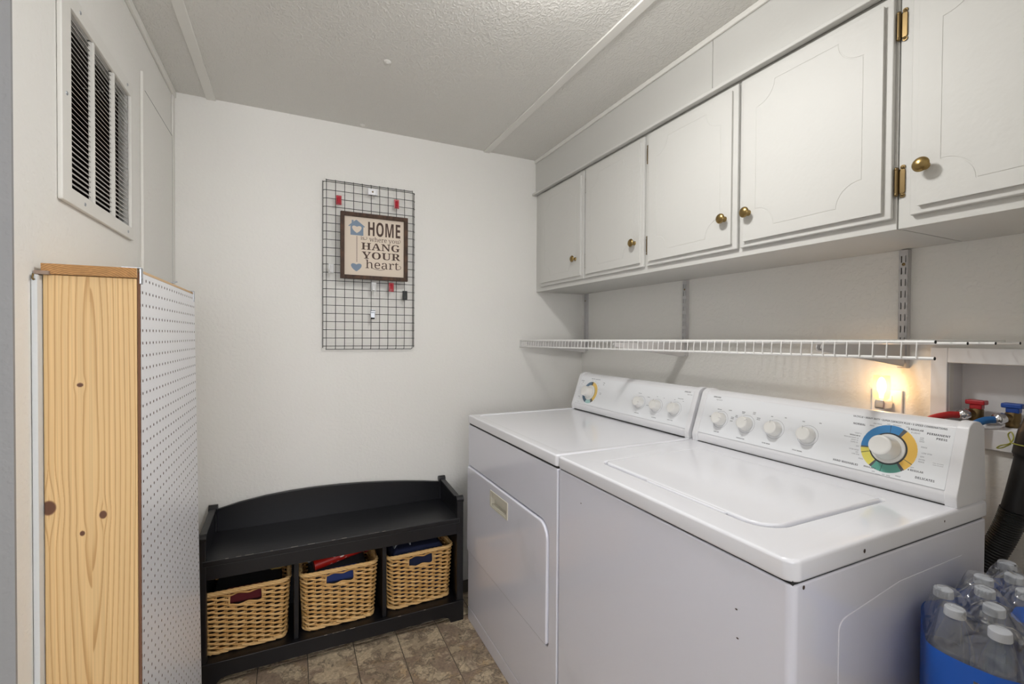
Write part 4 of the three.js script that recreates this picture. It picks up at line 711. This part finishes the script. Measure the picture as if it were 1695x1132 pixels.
{
  const x0 = -1.3265, x1 = -1.0275, y0 = 1.521, y1 = 1.819, zb = 0.0415, zf = 0.064, w = 0.0165, t = thing('framed_sign', 'brown wooden framed sign reading HOME is where you HANG YOUR heart', 'sign', [(x0 + x1) / 2, y0, zb]);
  const barkTex = dataTex(256, 256, (u, v) => { const n = fbm(u, v * 0.2, 24, 91, 3), m = fbm(u, v, 5, 93, 3), k = 0.75 + 0.5 * (n - 0.5) + 0.4 * (m - 0.5); return [0.36 * k, 0.245 * k, 0.17 * k]; }, true, 0.12);
  const wm = std({ map: barkTex, roughness: 0.7 });
  const miter = (pts) => slabZ(new THREE.Shape(pts.map((p) => new THREE.Vector2(...p))), zb, zf, 0.0008);
  part(t, 'frame_bar', miter([[x0, y0], [x1, y0], [x1 - w, y0 + w], [x0 + w, y0 + w]]), wm); part(t, 'frame_bar', miter([[x0, y1], [x0 + w, y1 - w], [x1 - w, y1 - w], [x1, y1]]), wm);
  part(t, 'frame_bar', miter([[x0, y0], [x0 + w, y0 + w], [x0 + w, y1 - w], [x0, y1]]), wm); part(t, 'frame_bar', miter([[x1, y0], [x1, y1], [x1 - w, y1 - w], [x1 - w, y0 + w]]), wm);
  const tex = canvasTex(1024, 1024, (c, W_, H_) => {
    c.fillStyle = '#d9cbba'; c.fillRect(0, 0, W_, H_);
    for (let i = 0; i < 5000; i++) { c.fillStyle = 'rgba(120,95,70,' + (0.02 + rnd() * 0.05) + ')'; c.fillRect(rnd() * W_, rnd() * H_, 2 + rnd() * 6, 1 + rnd() * 2); }
    const fit = (str, x0_, x1_, yb, h, font, color = '#4c3a33') => { c.save(); c.font = font.replace('$', '200px'); const m = c.measureText(str), asc = m.actualBoundingBoxAscent, wd = m.actualBoundingBoxRight + m.actualBoundingBoxLeft; c.translate(x0_, yb); c.scale((x1_ - x0_) / wd, h / asc); c.fillStyle = color; c.fillText(str, m.actualBoundingBoxLeft, 0); c.restore(); };
    // house with a heart window
    const blue = '#7b8b9d', X = 185; c.fillStyle = blue; c.beginPath(); c.moveTo(75, 170); c.lineTo(128, 120); c.lineTo(128, 68); c.lineTo(158, 68); c.lineTo(158, 92); c.lineTo(205, 58); c.lineTo(345, 165); c.lineTo(335, 182); c.lineTo(320, 172); c.lineTo(320, 325); c.lineTo(108, 325); c.lineTo(108, 165); c.lineTo(85, 184); c.closePath(); c.fill();
    const heart = (x, y, s) => { c.beginPath(); c.moveTo(x, y + s * 0.95); c.bezierCurveTo(x - s * 1.5, y + s * 0.05, x - s * 1.0, y - s * 0.95, x, y - s * 0.35); c.bezierCurveTo(x + s, y - s * 0.95, x + s * 1.5, y + s * 0.05, x, y + s * 0.95); c.fill(); };
    c.fillStyle = '#d9cbba'; heart(213, 208, 82);
    c.fillStyle = blue; heart(205, 860, 92); c.fillStyle = '#5a4a43'; for (let y = 345; y < 790; y += 16) { c.beginPath(); c.arc(213, y, 6.5, 0, 7); c.fill(); }
    fit('HOME', 400, 955, 312, 245, 'bold $ sans-serif'); fit('is', 275, 335, 392, 62, '$ serif'); fit('where', 420, 715, 412, 80, '$ serif'); fit('you', 745, 930, 410, 52, '$ serif');
    c.strokeStyle = '#4c3a33'; c.lineWidth = 6; c.beginPath(); c.moveTo(335, 388); c.bezierCurveTo(380, 395, 395, 345, 365, 345); c.stroke(); c.beginPath(); c.moveTo(925, 405); c.bezierCurveTo(965, 400, 960, 340, 930, 345); c.stroke();
    fit('HANG', 285, 945, 560, 122, 'bold $ serif'); fit('YOUR', 295, 955, 715, 122, 'bold $ serif'); fit('heart', 355, 925, 880, 150, '$ serif');
    c.lineWidth = 8; c.beginPath(); c.moveTo(915, 872); c.bezierCurveTo(985, 870, 975, 800, 930, 812); c.stroke(); c.lineWidth = 7; c.beginPath(); c.moveTo(455, 860); c.bezierCurveTo(500, 905, 640, 915, 690, 880); c.stroke();
    for (let i = 0; i < 1600; i++) { c.fillStyle = 'rgba(217,203,186,' + (0.25 + rnd() * 0.4) + ')'; c.fillRect(rnd() * W_, rnd() * H_, 1 + rnd() * 4, 1 + rnd() * 3); }
  });
  const g = new THREE.BoxGeometry(x1 - x0 - 2 * w + 0.004, y1 - y0 - 2 * w + 0.004, 0.003).translate((x0 + x1) / 2, (y0 + y1) / 2, zb + 0.006);
  part(t, 'printed_board', g, std({ map: tex, roughness: 0.8 }), t, { label: 'beige board printed with brown lettering, a house and a heart' });
}

// ───────────────────────── outlet and night light ─────────────────────────
{
  const t = thing('outlet_cover', 'white outlet cover plate on the right wall behind the night light', 'outlet', [0, 1.064, 1.5285]);
  part(t, 'plate', bx(-0.007, -0.0005, 1.006, 1.122, 1.491, 1.566, 0.003), M.plasticWhite);
  part(t, 'socket', merge([bx(-0.0095, -0.006, 1.078, 1.106, 1.514, 1.543, 0.002)]), M.plasticWhite);
  part(t, 'socket', merge([bx(-0.0095, -0.006, 1.024, 1.052, 1.514, 1.543, 0.002)]), std({ color: rgb(0.12, 0.06, 0.035), roughness: 0.6 }), t, { label: 'brown socket' });
  const x = -0.044, z = 1.534, n = thing('night_light', 'small glowing plug-in night light with a clear shade above the washer', 'night light', [x, 1.07, z]);
  part(n, 'plug_body', merge([bx(x - 0.01, -0.0095, 1.07, 1.093, z - 0.013, z + 0.012, 0.004), bx(x - 0.012, x + 0.012, 1.073, 1.096, z - 0.011, z + 0.011, 0.004)]), M.chrome);
  part(n, 'shade', lathe([[0.012, 1.096], [0.0165, 1.1], [0.0195, 1.112], [0.021, 1.135], [0.0185, 1.163]], 24).translate(x, 0, z), phy({ color: rgb(1, 0.9, 0.74), roughness: 0.25, transmission: 0.95, thickness: 0 }));
  part(n, 'bulb', lathe([[0.0001, 1.1], [0.005, 1.1], [0.0055, 1.112], [0.0095, 1.122], [0.011, 1.134], [0.009, 1.147], [0.005, 1.156], [0.0001, 1.159]], 20).translate(x, 0, z), std({ color: rgb(1, 0.9, 0.7), emissive: rgb(1, 0.78, 0.5), emissiveIntensity: 14 }));
  const p = new THREE.PointLight(NIGHT.color, NIGHT.intensity, 0, 2); p.position.set(0, 0.063, 0); p.castShadow = true; p.shadow.radius = 0.5; n.add(p);
}

// ───────────────────────── water valves and hoses ─────────────────────────
function valve(z, colorName, handleMat, hoseMat, path) {
  const x = 0.03, t = thing('water_valve', colorName + '-handled brass water valve on the niche sill', 'valve', [x, 1.05, z]);
  part(t, 'flange', lathe([[0.0001, 0.006], [0.017, 0.005], [0.021, 0]], 20).translate(x, 1.05, z), M.plasticWhite);
  part(t, 'body', merge([lathe([[0.0001, 1.106], [0.007, 1.106], [0.008, 1.092], [0.0135, 1.09], [0.0135, 1.07], [0.011, 1.066], [0.013, 1.064], [0.013, 1.054], [0.0001, 1.054]], 16).translate(x, 0, z), rod([x, 1.079, z], [x - 0.02, 1.078, z - 0.012], 0.0105, 16)]), M.oldBrass);
  part(t, 'handle', merge([bx(x - 0.013, x + 0.013, 1.1015, 1.113, z - 0.0185, z + 0.0185, 0.003), bx(x - 0.01, x + 0.01, 1.09, 1.103, z - 0.011, z + 0.0125, 0.003)]), handleMat);
  const h = thing('supply_hose', colorName.toLowerCase() + ' rubber supply hose running from the niche behind the washer console', 'hose', [x - 0.02, 1.07, z - 0.015]);
  part(h, 'coupling', (() => { const d = V(...path[0]).sub(V(x - 0.018, 1.078, z - 0.011)).normalize(), g = lathe([[0.0001, 0.024], [0.0085, 0.024], [0.009, 0.0185], [0.0125, 0.0175], [0.014, 0.014], [0.014, 0.003], [0.0125, 0], [0.0001, 0]], 18); g.applyQuaternion(new THREE.Quaternion().setFromUnitVectors(V(0, 1, 0), d)); return g.translate(x - 0.018, 1.078, z - 0.011); })(), M.chrome);
  part(h, 'tube', tube(path, 0.0085, 40, 12), hoseMat);
}
valve(1.7055, 'Red', M.redPlastic, M.redHose, [[-0.003, 1.0745, 1.6865], [-0.025, 1.0735, 1.671], [-0.06, 1.058, 1.645], [-0.1, 1.01, 1.62], [-0.11, 0.93, 1.61]]);
valve(1.771, 'Blue', M.bluePlastic, M.blueHose, [[-0.003, 1.0735, 1.752], [-0.026, 1.07, 1.738], [-0.058, 1.05, 1.722], [-0.09, 1.01, 1.71], [-0.1, 0.93, 1.7]]);
{
  const pts = [[-0.05, 1.21, 1.872], [-0.058, 1.14, 1.853], [-0.064, 1.06, 1.835], [-0.066, 0.98, 1.822], [-0.066, 0.91, 1.81], [-0.067, 0.86, 1.8], [-0.07, 0.8, 1.782], [-0.074, 0.73, 1.755], [-0.078, 0.66, 1.722], [-0.08, 0.6, 1.69]], cv = new THREE.CatmullRomCurve3(pts.map((p) => V(...p)));
  const t = thing('drain_hose', 'thick black corrugated drain hose behind the washer at the right wall', 'hose', [-0.066, 0.6, 1.8]);
  const sweep = (u0, u1, n, rad) => { const rings = 18, P = [], I = []; for (let i = 0; i <= n; i++) { const f = i / n, u = u0 + (u1 - u0) * f, c = cv.getPoint(u), T = cv.getTangent(u), B = V(1, 0, 0).sub(T.clone().multiplyScalar(T.x)).normalize(), N = T.clone().cross(B), r = rad(f, i); for (let k = 0; k <= rings; k++) { const a = k / rings * Math.PI * 2; P.push(c.x + r * (Math.cos(a) * B.x + Math.sin(a) * N.x), c.y + r * (Math.cos(a) * B.y + Math.sin(a) * N.y), c.z + r * (Math.cos(a) * B.z + Math.sin(a) * N.z)); } } for (let i = 0; i < n; i++) for (let k = 0; k < rings; k++) { const a = i * (rings + 1) + k, b = a + rings + 1; I.push(a, b, a + 1, a + 1, b, b + 1); } const g = new THREE.BufferGeometry(); g.setAttribute('position', new THREE.Float32BufferAttribute(P, 3)); g.setIndex(I); g.computeVertexNormals(); return g; };
  part(t, 'ribbed_section', sweep(0.5, 1, 300, (f, i) => 0.0235 + 0.0014 * Math.cos(i * Math.PI * 2 / 6)), M.blackRubber);
  part(t, 'smooth_section', sweep(0.26, 0.51, 40, () => 0.0225), M.blackRubber);
  part(t, 'cuff', sweep(0.0, 0.3, 60, (f) => (f > 0.72 ? 0.0275 - (f > 0.97 ? 0.003 : 0) : 0.023 + 0.003 * sstep(0.55, 0.72, f))), M.blackRubber);
  const w = thing('twist_tie', 'yellow-green wire tied around the black drain hose', 'tie', [-0.09, 1.035, 1.815]);
  part(w, 'wire', tube([[-0.045, 1.035, 1.853], [-0.085, 1.034, 1.85], [-0.094, 1.035, 1.828], [-0.085, 1.036, 1.806], [-0.07, 1.04, 1.797], [-0.066, 1.052, 1.793], [-0.07, 1.058, 1.799], [-0.08, 1.047, 1.806], [-0.08, 1.034, 1.8], [-0.072, 1.024, 1.782], [-0.07, 1.017, 1.776], [-0.073, 1.02, 1.785], [-0.08, 1.033, 1.802]], 0.0014, 90, 6), std({ color: rgb(0.3, 0.3, 0.05), roughness: 0.5 }));
}

// ───────────────────────── pack of water bottles on a carton ─────────────────────────
{
  const cb = thing('carton', 'plain cardboard carton under the pack of water bottles', 'box', [-0.37, 0, 1.9]);
  part(cb, 'box_body', bx(-0.64, -0.11, 0, 0.598, 1.802, 2.12, 0.003), M.carton);
  part(cb, 'flap', bx(-0.635, -0.115, 0.5985, 0.6025, 1.805, 1.96, 0.001), M.carton); part(cb, 'flap', bx(-0.635, -0.115, 0.5985, 0.6025, 1.9625, 2.117, 0.001), M.carton);
  const Y = 0.6035, spots = [[-0.45, 1.835], [-0.512, 1.868], [-0.325, 1.839], [-0.383, 1.866], [-0.442, 1.897], [-0.517, 1.934], [-0.203, 1.839], [-0.262, 1.868], [-0.325, 1.9]];
  const labels = ['water bottle touching the washer side, leftmost white cap', 'water bottle second from the left, cap just in front of the leftmost', 'water bottle at the back of the pack in the middle of the rear row', 'water bottle in the middle of the pack, just in front of the rear middle bottle', 'water bottle right behind the nearest one, beside the strip of blue film', 'water bottle nearest the camera, its blue label showing at the bottom edge', 'farthest water bottle of the pack, beside the black drain hose', 'second farthest water bottle at the right edge of the photo', 'water bottle cut by the right edge of the photo, above the blue film strip'];
  const body = lathe([[0.0001, 0.004], [0.016, 0.003], [0.0265, 0], [0.0285, 0.006], [0.0282, 0.05], [0.0268, 0.054], [0.0268, 0.106], [0.0285, 0.11], [0.0285, 0.125], [0.0262, 0.142], [0.0205, 0.163], [0.0145, 0.18], [0.0118, 0.188], [0.0118, 0.2]], 28);
  const cap = lathe([[0.0001, 0.2085], [0.0125, 0.2085], [0.0138, 0.2065], [0.0142, 0.195], [0.0138, 0.194]], 28);
  const lab = lathe([[0.0272, 0.055], [0.0274, 0.056], [0.0274, 0.104], [0.0272, 0.105]], 28);
  const lt = canvasTex(256, 64, (c, w, h) => { c.fillStyle = '#1c3f8c'; c.fillRect(0, 0, w, h); c.fillStyle = '#e6edf2'; c.fillRect(0, 0, w, 6); for (const x of [40, 170]) { c.fillStyle = '#dfe9ee'; c.beginPath(); c.ellipse(x, 38, 34, 20, -0.3, 0, 7); c.fill(); c.fillStyle = '#3f8a3c'; c.beginPath(); c.ellipse(x + 12, 36, 14, 7, 0.5, 0, 7); c.fill(); } });
  const labMat = std({ map: lt, roughness: 0.4 }), plainLabel = std({ color: rgb(0.01, 0.045, 0.2), roughness: 0.4 });
  spots.forEach(([x, z], i) => {
    const t = thing('water_bottle', labels[i], 'bottle', [x, Y, z], 'water bottles in the shrink-wrapped pack');
    const dy = -Y; partAt(t, 'bottle_body', body, M.clearPlastic, [x, Y, z]); partAt(t, 'cap', cap, M.capWhite, [x, Y, z]); partAt(t, 'label_band', lab, i === 5 ? labMat : plainLabel, [x, Y, z]);
    t.rotation.set((hash2(i, 1, 5) - 0.5) * 0.05, hash2(i, 2, 5) * 6, (hash2(i, 3, 5) - 0.5) * 0.05);
  });
  // shrink wrap: blue printed lower band following the outer bottles, clear film draped over the caps
  const all = []; for (const [x, z] of spots) for (let k = 0; k < 28; k++) { const a = k / 28 * Math.PI * 2; all.push([x + 0.0325 * Math.cos(a), z + 0.0325 * Math.sin(a)]); }
  all.sort((a, b) => a[0] - b[0] || a[1] - b[1]);
  const cross = (o, a, b) => (a[0] - o[0]) * (b[1] - o[1]) - (a[1] - o[1]) * (b[0] - o[0]), half = (pts) => { const h = []; for (const p of pts) { while (h.length > 1 && cross(h[h.length - 2], h[h.length - 1], p) <= 0) h.pop(); h.push(p); } h.pop(); return h; };
  const hull = [...half(all), ...half([...all].reverse())];
  const w = thing('bottle_wrap', 'blue and clear shrink wrap around the pack of water bottles', 'plastic wrap', [-0.37, Y, 1.89]);
  const strip = (pts, y0, y1) => { const P = [], I = []; pts.forEach(([x, z], i) => { P.push(x, y0(x, z), z, x, y1(x, z), z); if (i) { const a = 2 * i - 2; I.push(a, a + 1, a + 2, a + 2, a + 1, a + 3); } }); const g = new THREE.BufferGeometry(); g.setAttribute('position', new THREE.Float32BufferAttribute(P, 3)); g.setIndex(I); g.computeVertexNormals(); return g; };
  const dense = []; hull.forEach((p, i) => { const q = hull[(i + 1) % hull.length], n = Math.max(1, Math.round(Math.hypot(q[0] - p[0], q[1] - p[1]) / 0.008)); for (let k = 0; k < n; k++) dense.push([lerp(p[0], q[0], k / n), lerp(p[1], q[1], k / n)]); }); dense.push(dense[0]);
  const yTop = (x, z) => 0.748 + 0.018 * sstep(-0.5, -0.44, x) + 0.004 * Math.sin(x * 60 + z * 40);
  const isFront = ([x, z]) => z > 1.905 + 0.0 && x > -0.56;
  const runs = []; let cur = null; for (const p of dense) { const f = isFront(p); if (!cur || cur.f !== f) { const last = cur && cur.p[cur.p.length - 1]; cur = { f, p: last ? [last] : [] }; runs.push(cur); } cur.p.push(p); }
  const blue = [], clear = [];
  for (const r of runs) if (r.p.length > 1) { if (r.f) { blue.push(strip(r.p, (x, z) => yTop(x, z) - 0.022, yTop)); clear.push(strip(r.p, () => Y + 0.002, (x, z) => yTop(x, z) - 0.022)); } else blue.push(strip(r.p, () => Y + 0.002, yTop)); }
  part(w, 'blue_band', merge(blue), M.filmBlue);
  // draped clear top
  const cxm = -0.37, inHull = (x, z) => hull.every((p, i) => cross(p, hull[(i + 1) % hull.length], [x, z]) >= -1e-9);
  const ringN = dense.length - 1, layers = 26, P = [], I = [], cC = [-0.37, 1.882];
  const height = (x, z, f) => { let h = 0; for (const [bx_, bz] of spots) { const d = Math.hypot(x - bx_, z - bz); h = Math.max(h, d < 0.017 ? 1 : Math.max(0, 1 - (d - 0.017) / 0.03)); } const edge = yTop(x, z) - 0.001, top = 0.7785 + 0.035 * h + 0.009 * (Math.abs(vnoise(x * 55 + 300, z * 55, 512, 8) - 0.5) - 0.25) * (1 - h); return lerp(top, edge, sstep(0.8, 1, f)); };
  for (let l = 0; l <= layers; l++) for (let k = 0; k <= ringN; k++) { const f = l / layers, [hx, hz] = dense[k], x = lerp(cC[0], hx, f), z = lerp(cC[1], hz, f); P.push(x, height(x, z, f), z); }
  for (let l = 0; l < layers; l++) for (let k = 0; k < ringN; k++) { const a = l * (ringN + 1) + k, b = a + ringN + 1; I.push(a, a + 1, b, b, a + 1, b + 1); }
  const g = new THREE.BufferGeometry(); g.setAttribute('position', new THREE.Float32BufferAttribute(P, 3)); g.setIndex(I); g.computeVertexNormals(); boxUV(g); clear.push(g);
  part(w, 'clear_film', merge(clear), M.film);
  // loose printed strip of the film between the rear bottles
  part(w, 'printed_strip', tubeStrip([[-0.43, 0.803, 1.914], [-0.385, 0.79, 1.912], [-0.33, 0.783, 1.93], [-0.28, 0.78, 1.95]], 0.03), M.filmBlue);
}
function tubeStrip(pts, wd) { const c = new THREE.CatmullRomCurve3(pts.map((p) => V(...p))), P = [], I = [], n = 24; for (let i = 0; i <= n; i++) { const u = i / n, p = c.getPoint(u), w = wd * (0.25 + 0.75 * sstep(0, 0.3, u)) / 2; P.push(p.x - w * 0.7, p.y - w * 0.55, p.z + w * 0.35, p.x + w * 0.7, p.y + w * 0.55, p.z - w * 0.35); if (i) { const a = 2 * i - 2; I.push(a, a + 1, a + 2, a + 2, a + 1, a + 3); } } const g = new THREE.BufferGeometry(); g.setAttribute('position', new THREE.Float32BufferAttribute(P, 3)); g.setIndex(I); g.computeVertexNormals(); return g; }

renderer.render(scene, camera);
